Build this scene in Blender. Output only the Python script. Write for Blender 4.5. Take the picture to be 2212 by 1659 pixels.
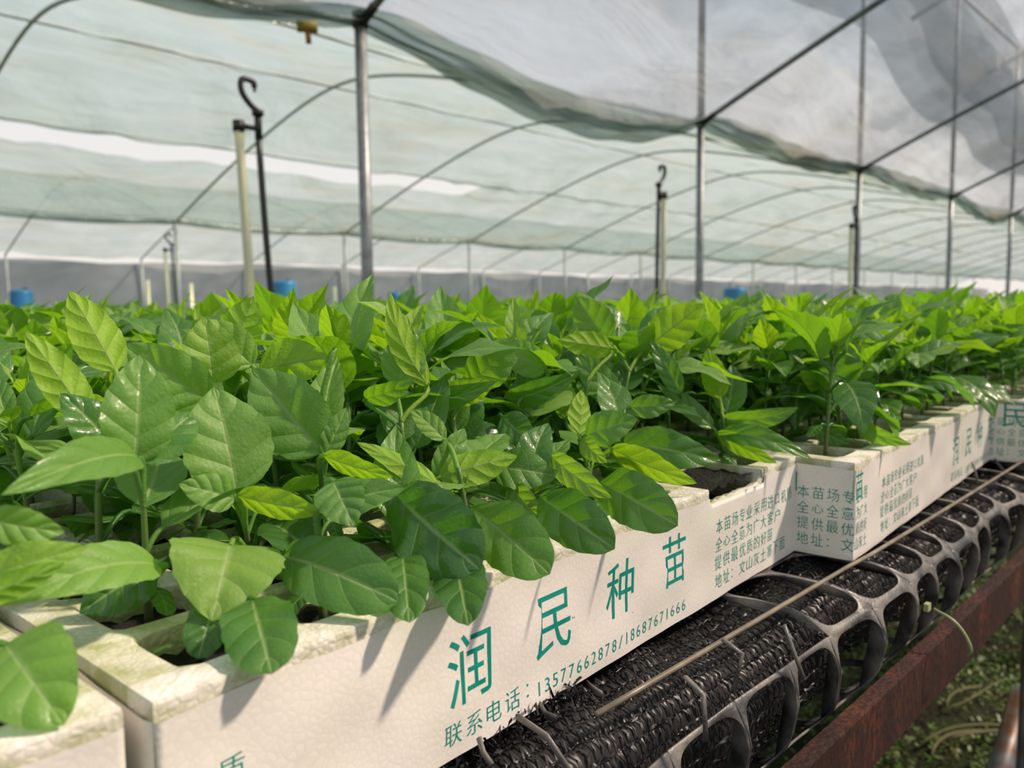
import bpy, bmesh, math, random
import numpy as np
from mathutils import Vector, Matrix

for o in list(bpy.data.objects):
    bpy.data.objects.remove(o)
S = bpy.context.scene
COL = S.collection
PI = math.pi

# ------------------------------------------------------------------ camera
# world frame: X runs along the bench and the post rows, Y runs inwards, Z is up,
# origin = near left upper corner of the middle tray, metres
CAM = Vector((-0.06171, -0.16216, 0.07919))
YAW, PITCH, ROLL, FPX = 0.76879, 0.094767, -0.01177, 1742.2
_f = Vector((math.cos(YAW)*math.cos(PITCH), math.sin(YAW)*math.cos(PITCH), -math.sin(PITCH)))
_r = Vector((math.sin(YAW), -math.cos(YAW), 0))
_u = _r.cross(_f)
CR = _r*math.cos(ROLL) + _u*math.sin(ROLL)
CU = -_r*math.sin(ROLL) + _u*math.cos(ROLL)
CF = _f
cam = bpy.data.cameras.new('camera')
cam.sensor_width = 36
cam.lens = 36*FPX/2212
cam.clip_start = 0.005
cam.clip_end = 500
cam.dof.use_dof = True
cam.dof.focus_distance = 0.285
cam.dof.aperture_fstop = 16.5
co = bpy.data.objects.new('camera', cam)
COL.objects.link(co)
co.matrix_world = Matrix(((CR.x, CU.x, -CF.x, CAM.x), (CR.y, CU.y, -CF.y, CAM.y), (CR.z, CU.z, -CF.z, CAM.z), (0, 0, 0, 1)))
S.camera = co

# ------------------------------------------------------------------ world, sun, exposure
S.view_settings.view_transform = 'Standard'
S.view_settings.look = 'None'
S.view_settings.gamma = 1
S.view_settings.use_curve_mapping = False
S.view_settings.exposure = 0.0
SUN_DIR = Vector((0.50, -0.46, 0.72)).normalized()
W = bpy.data.worlds.new('sky'); S.world = W; W.use_nodes = True
nt = W.node_tree; nt.nodes.clear()
wo = nt.nodes.new('ShaderNodeOutputWorld'); bg = nt.nodes.new('ShaderNodeBackground')
geo = nt.nodes.new('ShaderNodeTexCoord'); sep = nt.nodes.new('ShaderNodeSeparateXYZ')
rmp = nt.nodes.new('ShaderNodeValToRGB')
nt.links.new(geo.outputs['Generated'], sep.inputs[0])
nt.links.new(sep.outputs['Z'], rmp.inputs[0])
e = rmp.color_ramp.elements
e[0].position = 0.0; e[0].color = (0.93, 0.86, 0.80, 1)
e[1].position = 0.75; e[1].color = (0.50, 0.60, 0.72, 1)
x = rmp.color_ramp.elements.new(0.14); x.color = (0.90, 0.87, 0.83, 1)
x = rmp.color_ramp.elements.new(0.35); x.color = (0.72, 0.78, 0.84, 1)
nt.links.new(rmp.outputs[0], bg.inputs['Color'])
bg.inputs['Strength'].default_value = 1.0
nt.links.new(bg.outputs[0], wo.inputs[0])
sl = bpy.data.lights.new('sun', 'SUN'); sl.energy = 9.5; sl.angle = math.radians(4.0); sl.color = (1.0, 0.79, 0.62)
so = bpy.data.objects.new('sun', sl); COL.objects.link(so)
so.rotation_mode = 'QUATERNION'; so.rotation_quaternion = SUN_DIR.to_track_quat('Z', 'Y')
S.cycles.max_bounces = 7
S.cycles.diffuse_bounces = 4
S.cycles.glossy_bounces = 3
S.cycles.transmission_bounces = 5
S.cycles.transparent_max_bounces = 16
S.cycles.use_denoising = True
S.cycles.sample_clamp_indirect = 6
S.cycles.caustics_reflective = False
S.cycles.caustics_refractive = False

# ------------------------------------------------------------------ helpers
def D(x, y, z):
    """a point of the place, from its direction in the photograph and its depth in metres"""
    return CAM + (CF + CR*((x-1106)/FPX) - CU*((y-829.5)/FPX))*z

def PX(p):
    d = Vector(p)-CAM; z = d.dot(CF)
    return (1106+FPX*d.dot(CR)/z, 829.5-FPX*d.dot(CU)/z, z)

def tag(o, label=None, cat=None, group=None, kind=None):
    if label: o['label'] = label
    if cat: o['category'] = cat
    if group: o['group'] = group
    if kind: o['kind'] = kind
    return o

def empty(name, loc=(0, 0, 0), rz=0):
    o = bpy.data.objects.new(name, None); COL.objects.link(o)
    o.location = loc; o.rotation_euler = (0, 0, rz); o.empty_display_size = 0.01
    return o

def link(name, me, mat=None, parent=None):
    o = bpy.data.objects.new(name, me)
    if mat and not me.materials: me.materials.append(mat)
    COL.objects.link(o)
    if parent: o.parent = parent
    return o

class MB:
    def __init__(s): s.v = []; s.f = []
    def add(s, v, f):
        n = len(s.v); s.v += [tuple(p) for p in v]; s.f += [tuple(i+n for i in q) for q in f]
    def box(s, a, b):
        x0, y0, z0 = a; x1, y1, z1 = b
        s.add([(x0, y0, z0), (x1, y0, z0), (x1, y1, z0), (x0, y1, z0), (x0, y0, z1), (x1, y0, z1), (x1, y1, z1), (x0, y1, z1)],
              [(0, 3, 2, 1), (4, 5, 6, 7), (0, 1, 5, 4), (1, 2, 6, 5), (2, 3, 7, 6), (3, 0, 4, 7)])
    def tube(s, pts, rad, n=8, cap=True, flat=1.0):
        pts = [Vector(p) for p in pts]
        if not hasattr(rad, '__len__'): rad = [rad]*len(pts)
        t0 = (pts[1]-pts[0]).normalized()
        a = Vector((0, 0, 1)) if abs(t0.z) < .9 else Vector((1, 0, 0))
        nrm = (a - t0*a.dot(t0)).normalized()
        V = []; F = []
        for i, p in enumerate(pts):
            t = (pts[min(i+1, len(pts)-1)]-pts[max(i-1, 0)]).normalized()
            nrm = (nrm - t*nrm.dot(t)).normalized(); b = t.cross(nrm)
            for k in range(n):
                w = 2*PI*k/n
                V.append(p + nrm*math.cos(w)*rad[i] + b*math.sin(w)*rad[i]*flat)
        for i in range(len(pts)-1):
            for k in range(n):
                F.append((i*n+k, i*n+(k+1) % n, (i+1)*n+(k+1) % n, (i+1)*n+k))
        if cap:
            F.append(tuple(range(n))[::-1]); F.append(tuple((len(pts)-1)*n+k for k in range(n)))
        s.add(V, F)
    def mesh(s, name, smooth=True):
        me = bpy.data.meshes.new(name); me.from_pydata(s.v, [], s.f); me.update()
        if smooth: me.polygons.foreach_set('use_smooth', [True]*len(me.polygons))
        return me
    def build(s, name, mat, parent=None, smooth=True):
        return link(name, s.mesh(name, smooth), mat, parent)

def grid_mesh(name, P, uv=None, smooth=True, attr=None):
    """P: array (n, m, 3) -> quad mesh"""
    n, m = P.shape[:2]
    idx = np.arange(n*m).reshape(n, m)
    q = np.stack([idx[:-1, :-1], idx[1:, :-1], idx[1:, 1:], idx[:-1, 1:]], -1).reshape(-1, 4)
    return np_mesh(name, P.reshape(-1, 3), q, None if uv is None else uv.reshape(-1, 2), smooth, attr)

def np_mesh(name, V, Q, uv=None, smooth=True, attr=None):
    me = bpy.data.meshes.new(name)
    me.vertices.add(len(V)); me.vertices.foreach_set('co', np.ascontiguousarray(V, dtype=np.float32).ravel())
    me.loops.add(Q.size); me.loops.foreach_set('vertex_index', np.ascontiguousarray(Q, dtype=np.int32).ravel())
    me.polygons.add(len(Q))
    me.polygons.foreach_set('loop_start', np.arange(0, Q.size, Q.shape[1], dtype=np.int32))
    me.polygons.foreach_set('loop_total', np.full(len(Q), Q.shape[1], dtype=np.int32))
    if smooth: me.polygons.foreach_set('use_smooth', np.ones(len(Q), dtype=bool))
    if uv is not None:
        l = me.uv_layers.new(name='UVMap')
        l.data.foreach_set('uv', np.ascontiguousarray(uv[Q.ravel()], dtype=np.float32).ravel())
    if attr is not None:
        a = me.attributes.new('tone', 'FLOAT', 'POINT'); a.data.foreach_set('value', np.ascontiguousarray(attr, dtype=np.float32))
    me.update(); me.validate()
    return me

# ------------------------------------------------------------------ materials
def newmat(name):
    m = bpy.data.materials.new(name); m.use_nodes = True
    m.node_tree.nodes.clear()
    return m, m.node_tree

class N:
    """small node-graph writer"""
    def __init__(s, name): s.m, s.t = newmat(name)
    def n(s, typ, **k):
        x = s.t.nodes.new(typ)
        for a, b in k.items(): setattr(x, a, b)
        return x
    def l(s, a, b): s.t.links.new(a, b)
    def val(s, sock, v):
        if hasattr(v, 'links') or hasattr(v, 'is_output'): s.l(v, sock)
        else: sock.default_value = v
    def math(s, op, a, b=0.0, c=None, clamp=False):
        x = s.n('ShaderNodeMath', operation=op, use_clamp=clamp); s.val(x.inputs[0], a); s.val(x.inputs[1], b)
        if c is not None: s.val(x.inputs[2], c)
        return x.outputs[0]
    def mix(s, f, a, b, mode='MIX'):
        x = s.n('ShaderNodeMix', data_type='RGBA', blend_type=mode); s.val(x.inputs[0], f); s.val(x.inputs[6], a); s.val(x.inputs[7], b)
        return x.outputs[2]
    def noise(s, scale, detail=3, vec=None, rough=.5, dist=0):
        x = s.n('ShaderNodeTexNoise'); x.inputs['Scale'].default_value = scale; x.inputs['Detail'].default_value = detail
        x.inputs['Roughness'].default_value = rough; x.inputs['Distortion'].default_value = dist
        if vec is not None: s.l(vec, x.inputs['Vector'])
        return x.outputs[0]
    def voro(s, scale, feature='F1', vec=None):
        x = s.n('ShaderNodeTexVoronoi', feature=feature); x.inputs['Scale'].default_value = scale
        if vec is not None: s.l(vec, x.inputs['Vector'])
        return x
    def ramp(s, f, stops):
        x = s.n('ShaderNodeValToRGB'); s.l(f, x.inputs[0]); el = x.color_ramp.elements
        while len(el) < len(stops): el.new(.5)
        for q, (p, c) in zip(el, stops):
            q.position = p; q.color = c if len(c) == 4 else (*c, 1)
        return x.outputs[0]
    def bump(s, h, strength=.3, dist=.001, nrm=None):
        x = s.n('ShaderNodeBump'); x.inputs['Strength'].default_value = strength; x.inputs['Distance'].default_value = dist
        s.l(h, x.inputs['Height'])
        if nrm is not None: s.l(nrm, x.inputs['Normal'])
        return x.outputs[0]
    def pbr(s, color, rough=.5, metal=0, bump=None, spec=.5, coat=0, alpha=None):
        x = s.n('ShaderNodeBsdfPrincipled'); s.val(x.inputs['Base Color'], color); s.val(x.inputs['Roughness'], rough)
        x.inputs['Metallic'].default_value = metal; s.val(x.inputs['Specular IOR Level'], spec); x.inputs['Coat Weight'].default_value = coat
        if bump is not None: s.l(bump, x.inputs['Normal'])
        if alpha is not None: s.val(x.inputs['Alpha'], alpha)
        return x.outputs[0]
    def out(s, sh):
        o = s.n('ShaderNodeOutputMaterial'); s.l(sh, o.inputs[0]); return s.m
    def obj(s): return s.n('ShaderNodeTexCoord').outputs['Object']
    def pos(s): return s.n('ShaderNodeNewGeometry').outputs['Position']
    def mapping(s, vec, scale=(1, 1, 1), rot=(0, 0, 0)):
        x = s.n('ShaderNodeMapping'); x.inputs['Scale'].default_value = scale; x.inputs['Rotation'].default_value = rot
        s.l(vec, x.inputs[0]); return x.outputs[0]
    def mixsh(s, f, a, b):
        x = s.n('ShaderNodeMixShader'); s.val(x.inputs[0], f); s.l(a, x.inputs[1]); s.l(b, x.inputs[2]); return x.outputs[0]

def c4(r, g, b): return (r, g, b, 1)

def leaf_material():
    g = N('pepper_leaf')
    uv = g.n('ShaderNodeUVMap', uv_map='UVMap').outputs[0]
    sp = g.n('ShaderNodeSeparateXYZ'); g.l(uv, sp.inputs[0])
    u = sp.outputs[0]; v = g.math('ABSOLUTE', g.math('SUBTRACT', g.math('MULTIPLY', sp.outputs[1], 2), 1))
    oi = g.n('ShaderNodeObjectInfo').outputs['Random']
    at = g.n('ShaderNodeAttribute', attribute_name='tone').outputs['Fac']
    tone = g.math('ADD', at, g.math('MULTIPLY', g.math('SUBTRACT', oi, .5), .30), clamp=True)
    s_ = g.math('SUBTRACT', u, g.math('MULTIPLY', v, .22))
    lat = g.math('ABSOLUTE', g.math('SINE', g.math('MULTIPLY', s_, 4.7*PI)))
    latv = g.math('SUBTRACT', 1, g.math('MULTIPLY', lat, 5.5), clamp=True)
    latv = g.math('MULTIPLY', latv, g.math('SUBTRACT', 1, g.math('MULTIPLY', v, .8)))
    mid = g.math('SUBTRACT', 1.25, g.math('MULTIPLY', v, 15), clamp=True)
    vein = g.math('MAXIMUM', mid, g.math('MULTIPLY', latv, .55), clamp=True)
    pos = g.obj()
    n1 = g.noise(170, 3, pos); n2 = g.noise(900, 2, pos)
    vo = g.voro(620, 'DISTANCE_TO_EDGE', pos).outputs[0]
    net = g.math('SUBTRACT', 1, g.math('MULTIPLY', vo, 7), clamp=True)
    top = g.ramp(tone, [(0, (0.024, 0.105, 0.024)), (.35, (0.075, 0.205, 0.045)), (.65, (0.20, 0.37, 0.085)), (1, (0.31, 0.45, 0.055))])
    top = g.mix(g.math('MULTIPLY', n1, .45), top, (0.16, 0.34, 0.075, 1))
    top = g.mix(g.math('MULTIPLY', vein, .8), top, (0.40, 0.56, 0.20, 1))
    bot = g.ramp(tone, [(0, (0.08, 0.20, 0.045)), (.5, (0.18, 0.36, 0.05)), (1, (0.27, 0.46, 0.03))])
    bot = g.mix(g.math('MULTIPLY', vein, .6), bot, (0.34, 0.46, 0.17, 1))
    bf = g.n('ShaderNodeNewGeometry').outputs['Backfacing']
    colr = g.mix(bf, top, bot)
    tr = g.ramp(tone, [(0, (0.12, 0.38, 0.01)), (.5, (0.29, 0.62, 0.012)), (1, (0.47, 0.80, 0.015))])
    dk = g.math('MAXIMUM', g.math('MULTIPLY', vein, .8), g.math('MULTIPLY', net, .22))
    tr = g.mix(dk, tr, (0.10, 0.28, 0.01, 1))
    hgt = g.math('ADD', g.math('MULTIPLY', g.math('POWER', lat, .5), .8), g.math('ADD', g.math('MULTIPLY', vo, .30), g.math('MULTIPLY', g.noise(380, 2, pos), .55)))
    hgt = g.math('ADD', hgt, g.math('MULTIPLY', g.math('POWER', g.math('MULTIPLY', v, 1.0), .35), 1.0))
    bp = g.bump(hgt, .42, .0014)
    rough = g.math('ADD', .34, g.math('MULTIPLY', tone, .26))
    sh = g.pbr(colr, rough, bump=bp, spec=.42)
    pn = sh.node; g.l(g.math('MULTIPLY', g.math('SUBTRACT', .62, tone), 1.1, clamp=True), pn.inputs['Coat Weight']); pn.inputs['Coat Roughness'].default_value = .16
    g.l(g.bump(g.math('ADD', g.math('MULTIPLY', lat, .8), g.math('MULTIPLY', n1, .8)), .45, .0013), pn.inputs['Coat Normal'])
    tl = g.n('ShaderNodeBsdfTranslucent'); g.l(tr, tl.inputs[0]); g.l(bp, tl.inputs['Normal'])
    return g.out(g.mixsh(.44, sh, tl.outputs[0]))

def simple(name, col, rough=.5, metal=0, spec=.5, nscale=None, col2=None, bumps=None, coat=0):
    g = N(name); p = g.obj()
    c = c4(*col)
    if nscale: c = g.mix(g.ramp(g.noise(nscale, 4, p), [(.35, (0, 0, 0)), (.65, (1, 1, 1))]), c4(*col), c4(*col2))
    b = g.bump(g.noise(bumps[0], 4, p), bumps[1], bumps[2]) if bumps else None
    return g.out(g.pbr(c, rough, metal, b, spec, coat))

M = {}
M['leaf'] = leaf_material()
def stem_mat():
    g = N('pepper_stem'); p = g.obj(); sp = g.n('ShaderNodeSeparateXYZ'); g.l(p, sp.inputs[0])
    c = g.ramp(g.math('MULTIPLY', sp.outputs[2], 12), [(0, (0.09, 0.10, 0.05)), (.35, (0.10, 0.19, 0.04)), (1, (0.17, 0.33, 0.06))])
    a = g.pbr(c, .42); t = g.n('ShaderNodeBsdfTranslucent'); t.inputs[0].default_value = (.25, .5, .05, 1)
    return g.out(g.mixsh(.18, a, t.outputs[0]))
M['stem'] = stem_mat()

def eps_mat(film):
    g = N('printed_film_over_foam' if film else 'moulded_polystyrene'); p = g.obj()
    v = g.voro(420, 'DISTANCE_TO_EDGE', p).outputs[0]
    edge = g.math('SUBTRACT', 1, g.math('MULTIPLY', v, 13), clamp=True)
    big = g.noise(22, 4, p); b2 = g.noise(60, 3, p); sp = g.noise(330, 2, p)
    base = g.mix(g.ramp(big, [(.4, (0, 0, 0)), (.68, (1, 1, 1))]), (0.84, 0.79, 0.76, 1), (0.76, 0.74, 0.66, 1))
    base = g.mix(g.ramp(b2, [(.62, (0, 0, 0)), (.90, (1, 1, 1))]), base, (0.70, 0.70, 0.55, 1))
    base = g.mix(g.math('MULTIPLY', edge, .20 if film else .45), base, (0.52, 0.50, 0.38, 1))
    base = g.mix(g.ramp(sp, [(.755, (0, 0, 0)), (.80, (1, 1, 1))]), base, (0.30, 0.20, 0.14, 1))
    if not film:
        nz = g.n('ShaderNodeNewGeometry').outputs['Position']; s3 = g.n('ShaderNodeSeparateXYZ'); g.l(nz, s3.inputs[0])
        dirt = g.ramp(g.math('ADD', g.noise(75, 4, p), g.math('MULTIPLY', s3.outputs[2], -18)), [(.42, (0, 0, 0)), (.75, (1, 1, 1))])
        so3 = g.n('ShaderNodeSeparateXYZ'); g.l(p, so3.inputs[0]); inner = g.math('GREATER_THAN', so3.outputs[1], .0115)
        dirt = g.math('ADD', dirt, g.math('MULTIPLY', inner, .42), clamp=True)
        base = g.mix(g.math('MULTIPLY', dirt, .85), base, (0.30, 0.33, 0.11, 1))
        h = g.math('ADD', g.math('MULTIPLY', v, 2.5), g.noise(90, 3, p))
        return g.out(g.pbr(base, .62, bump=g.bump(h, .35, .0006), spec=.3))
    h = g.math('ADD', g.math('MULTIPLY', v, .18), g.math('ADD', g.noise(16, 2, p, dist=.8), g.noise(7, 2, p)))
    return g.out(g.pbr(base, .36, bump=g.bump(h, .16, .003), spec=.45))
M['eps'] = eps_mat(False); M['wrap'] = eps_mat(True)
M['ink'] = simple('green_printing_ink', (0.0, 0.235, 0.185), .4, nscale=160, col2=(0.01, 0.30, 0.24))
def soil_mat():
    g = N('potting_soil'); p = g.obj(); n = g.noise(500, 4, p)
    c = g.ramp(n, [(.3, (0.004, 0.0035, 0.003)), (.6, (0.010, 0.009, 0.007)), (.8, (0.028, 0.024, 0.018))])
    c = g.mix(g.ramp(g.noise(90, 3, p), [(.6, (0, 0, 0)), (.75, (1, 1, 1))]), c, (0.02, 0.045, 0.01, 1))
    return g.out(g.pbr(c, .8, bump=g.bump(n, 1, .002), spec=.3))
M['soil'] = soil_mat()
M['tape'] = simple('black_knitted_tape', (0.005, 0.005, 0.006), .40, spec=.38, nscale=300, col2=(0.014, 0.014, 0.016))
M['dark'] = simple('black_net_inside', (0.004, 0.004, 0.004), .8)
def grid_mat():
    g = N('weathered_black_plastic'); p = g.obj(); n = g.noise(60, 5, p); f = g.noise(700, 3, p)
    c = g.ramp(n, [(.34, (0.03, 0.03, 0.033)), (.48, (0.15, 0.145, 0.14)), (.66, (0.32, 0.29, 0.24))])
    c = g.mix(g.math('MULTIPLY', f, .5), c, (0.05, 0.048, 0.045, 1))
    return g.out(g.pbr(c, .40, bump=g.bump(f, .4, .0006), spec=.55))
M['grid'] = grid_mat()
M['rod'] = simple('weathered_wire', (0.25, 0.21, 0.15), .4, nscale=80, col2=(0.13, 0.10, 0.07), spec=.6)
def rust_mat():
    g = N('rusted_steel'); p = g.obj(); n = g.noise(45, 6, g.mapping(p, (1, 1, .35))); f = g.noise(420, 4, g.mapping(p, (1, 1, .5)))
    c = g.ramp(n, [(.3, (0.015, 0.007, 0.006)), (.52, (0.048, 0.014, 0.009)), (.72, (0.125, 0.035, 0.014))])
    c = g.mix(g.ramp(f, [(.42, (0, 0, 0)), (.6, (1, 1, 1))]), c, (0.025, 0.011, 0.010, 1))
    return g.out(g.pbr(c, .62, bump=g.bump(f, .6, .0012), spec=.4))
M['rust'] = rust_mat()
M['steel'] = simple('galvanized_steel', (0.30, 0.33, 0.34), .45, .35, nscale=30, col2=(0.20, 0.22, 0.23))
M['hazed_steel'] = simple('hazed_steel_pipe', (0.42, 0.46, 0.46), .55, .1, nscale=20, col2=(0.34, 0.38, 0.38))  # far galvanized pipes: distance haze painted in as a lighter steel colour
M['pipe_rust'] = simple('stained_pipe', (0.17, 0.19, 0.20), .45, .3, nscale=25, col2=(0.12, 0.06, 0.035))
M['black'] = simple('black_plastic', (0.02, 0.022, 0.024), .4)
M['pvc'] = simple('ivory_pvc', (0.62, 0.64, 0.44), .4, nscale=8, col2=(0.52, 0.56, 0.36))
M['tie'] = simple('pale_plastic_tie', (0.55, 0.60, 0.28), .35, nscale=60, col2=(0.40, 0.45, 0.22))
M['blue'] = simple('blue_plastic', (0.02, 0.20, 0.45), .4)
M['brass'] = simple('yellowed_clip', (0.35, 0.27, 0.05), .5)

def film_mat(name, tint, clear, stain, dens=.40, scale=(1, 1, 1), streak=1.0):
    g = N(name); p = g.pos()
    q = g.mapping(p, scale)
    a = g.noise(.55, 5, q, .55, 1.5); b = g.noise(2.6, 5, g.mapping(p, (.35*streak, 1.6, 1.0)), .6, .8); st = g.noise(.9, 4, g.mapping(p, (.5, 1.4, 1.2)), .6, .5)
    col = g.mix(g.ramp(st, [(.50, (0, 0, 0)), (.72, (1, 1, 1))]), c4(*tint), c4(*stain))
    tr = g.n('ShaderNodeBsdfTransparent'); tr.inputs[0].default_value = (*(t**.35 for t in tint), 1)
    tl = g.n('ShaderNodeBsdfTranslucent'); g.l(g.mix(1.0, col, c4(dens, dens, dens), 'MULTIPLY'), tl.inputs[0])
    df = g.n('ShaderNodeBsdfDiffuse'); g.l(g.mix(1.0, col, c4(dens*2, dens*2, dens*2), 'MULTIPLY'), df.inputs[0])
    gl = g.n('ShaderNodeBsdfGlossy'); gl.inputs['Roughness'].default_value = .22
    bp = g.bump(g.math('ADD', b, g.math('MULTIPLY', a, 2)), .5, .08)
    for x in (tl, df, gl): g.l(bp, x.inputs['Normal'])
    body = g.mixsh(.30, tl.outputs[0], df.outputs[0])
    fac = g.math('ADD', 1-clear, g.math('MULTIPLY', g.math('SUBTRACT', g.math('ADD', a, b), 1.0), .9), clamp=True)
    sh = g.mixsh(fac, tr.outputs[0], body)
    sh = g.mixsh(.05, sh, gl.outputs[0])
    return g.out(sh)
M['film_near'] = film_mat('hazy_film', (0.80, 0.84, 0.88), .52, (0.84, 0.76, 0.56))
M['film_green'] = film_mat('green_tinted_film', (0.70, 0.87, 0.87), .45, (0.80, 0.82, 0.68))
M['film_swag'] = film_mat('gathered_green_film', (0.56, 0.76, 0.66), .30, (0.70, 0.66, 0.40), .30)
def net_mat():
    g = N('blue_grey_shade_net'); p = g.pos()
    a = g.noise(.8, 4, g.mapping(p, (.4, 1.2, 1)))
    tr = g.n('ShaderNodeBsdfTransparent'); df = g.n('ShaderNodeBsdfDiffuse'); df.inputs[0].default_value = (0.24, 0.30, 0.37, 1)
    tl = g.n('ShaderNodeBsdfTranslucent'); tl.inputs[0].default_value = (0.20, 0.26, 0.33, 1)
    return g.out(g.mixsh(g.math('ADD', .46, g.math('MULTIPLY', a, .3)), tr.outputs[0], g.mixsh(.5, df.outputs[0], tl.outputs[0])))
M['net'] = net_mat()
def wall_mat():
    g = N('grey_wall_net'); p = g.pos()
    c = g.mix(g.noise(.5, 5, g.mapping(p, (1, 1, 2))), (0.30, 0.335, 0.36, 1), (0.46, 0.49, 0.51, 1))
    c = g.mix(g.ramp(g.noise(2.0, 3, g.mapping(p, (3, 1, .2))), [(.45, (0, 0, 0)), (.6, (1, 1, 1))]), c, (0.36, 0.39, 0.41, 1))
    df = g.n('ShaderNodeBsdfDiffuse'); g.l(c, df.inputs[0]); tl = g.n('ShaderNodeBsdfTranslucent'); g.l(c, tl.inputs[0])
    return g.out(g.mixsh(.5, df.outputs[0], tl.outputs[0]))
M['wall'] = wall_mat()
def ground_mat():
    g = N('mossy_ground'); p = g.pos(); n = g.noise(14, 6, p); f = g.noise(90, 4, p)
    c = g.ramp(n, [(.35, (0.010, 0.008, 0.005)), (.5, (0.016, 0.020, 0.006)), (.68, (0.026, 0.052, 0.009))])
    c = g.mix(g.math('MULTIPLY', f, .6), c, (0.02, 0.02, 0.008, 1))
    return g.out(g.pbr(c, .9, bump=g.bump(f, 1, .02), spec=.2))
M['ground'] = ground_mat()
M['weed'] = simple('weed_leaf', (0.05, 0.15, 0.015), .5, nscale=14, col2=(0.09, 0.10, 0.015))

# ------------------------------------------------------------------ leaf geometry
rng = np.random.RandomState(7)
def unit(v): return v/np.linalg.norm(v)
def leaf_grid(B, T, W, n, nu=16, nv=10, bow=.12, fold=.25, quilt=.035, wave=.05, seed=0, pet=None, tipc=0.0, side=0.0, shape=(.62, .85), tone=.5, petr=.0008, asym=0.0):
    """blade from B to T (numpy), full width W, upper face normal n; returns V, Q, uv, tone"""
    r = np.random.RandomState(seed)
    B = np.array(B, float); T = np.array(T, float); ax = T-B; L = np.linalg.norm(ax); d = ax/L
    n = np.array(n, float); n = unit(n-d*n.dot(d)); s = np.cross(d, n)
    u = np.linspace(0, 1, nu+1); v = np.linspace(-1, 1, nv+1)
    a, b = shape; um = a/(a+b)
    w = (np.clip(u, 0, 1)**a)*(np.clip(1-u, 0, 1)**b)/((um**a)*((1-um)**b))*W/2
    w[0] = max(petr*1.2, W*.03); w[-1] = W*.004
    # centre line with bow and tip curl
    cen = B + np.outer(u, ax) + np.outer(4*u*(1-u)*bow*L + tipc*L*np.clip(u-.6, 0, 1)**2*3, n) + np.outer(np.sin(PI*u)*side*L, s)
    # local normals
    dc = np.gradient(cen, axis=0); dc /= np.linalg.norm(dc, axis=1)[:, None]
    nn = n - dc*(dc@n)[:, None]; nn /= np.linalg.norm(nn, axis=1)[:, None]
    ss = np.cross(dc, nn)
    U, Vv = np.meshgrid(u, v, indexing='ij'); av = np.abs(Vv)
    f = fold*(1+.4*np.sin(PI*U)) + asym*np.sign(Vv)
    sv = U-.22*av
    ph = r.rand()*6
    q = quilt*W*(np.abs(np.sin(4.7*PI*sv))-.5)*np.minimum(av*2.2, 1)*(1-.5*av)
    wv = wave*W*av**2*np.sin(U*(9+4*r.rand())+ph+(Vv > 0)*2.1)
    wj = 1+.025*np.sin(U*46+ph)*av
    X = Vv*w[:, None]*np.cos(f)*wj
    curl = -.10*w[:, None]*av**2*av
    Z = av*w[:, None]*np.sin(f)+q*np.sin(PI*np.clip(U, .03, .97))**.5+wv*np.sin(PI*U)+curl
    P = cen[:, None, :] + ss[:, None, :]*X[..., None] + nn[:, None, :]*Z[..., None]
    idx = np.arange((nu+1)*(nv+1)).reshape(nu+1, nv+1)
    Q = np.stack([idx[:-1, :-1], idx[1:, :-1], idx[1:, 1:], idx[:-1, 1:]], -1).reshape(-1, 4)
    V = P.reshape(-1, 3); uv = np.stack([U, Vv*.5+.5], -1).reshape(-1, 2); tn = np.full(len(V), tone)
    # orientation: first cross product must face +n
    e1 = V[idx[nu//2, nv//2]]; e2 = V[idx[nu//2+1, nv//2]]; e3 = V[idx[nu//2+1, nv//2+1]]
    if np.dot(np.cross(e2-e1, e3-e1), n) < 0: Q = Q[:, ::-1]
    if pet is not None:
        A = np.array(pet, float); m = 6; k = 6
        c1 = A+(B-A)*.4+np.array([0, 0, .15*np.linalg.norm(B-A)]); c2 = B-d*.3*np.linalg.norm(B-A)
        t = np.linspace(0, 1, m+1)[:, None]
        pts = (1-t)**3*A+3*(1-t)**2*t*c1+3*(1-t)*t*t*c2+t**3*(B+d*L*.02)
        dd = np.gradient(pts, axis=0); dd /= np.linalg.norm(dd, axis=1)[:, None]+1e-12
        h = np.cross(dd, np.array([.3, .2, .93])); h /= np.linalg.norm(h, axis=1)[:, None]+1e-12; g = np.cross(dd, h)
        rad = np.linspace(petr*1.25, petr, m+1)
        an = np.arange(k)*2*PI/k
        PV = pts[:, None, :]+rad[:, None, None]*(h[:, None, :]*np.cos(an)[None, :, None]+g[:, None, :]*np.sin(an)[None, :, None])
        i2 = np.arange((m+1)*k).reshape(m+1, k)+len(V)
        PQ = np.stack([i2[:-1], np.roll(i2, -1, 1)[:-1], np.roll(i2, -1, 1)[1:], i2[1:]], -1).reshape(-1, 4)
        V = np.vstack([V, PV.reshape(-1, 3)]); Q = np.vstack([Q, PQ]); uv = np.vstack([uv, np.tile([.47, .72], ((m+1)*k, 1))]); tn = np.concatenate([tn, np.full((m+1)*k, tone)])
    return V, Q, uv, tn

def dirv(az, el): return np.array([math.cos(az)*math.cos(el), math.sin(az)*math.cos(el), math.sin(el)])

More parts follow.
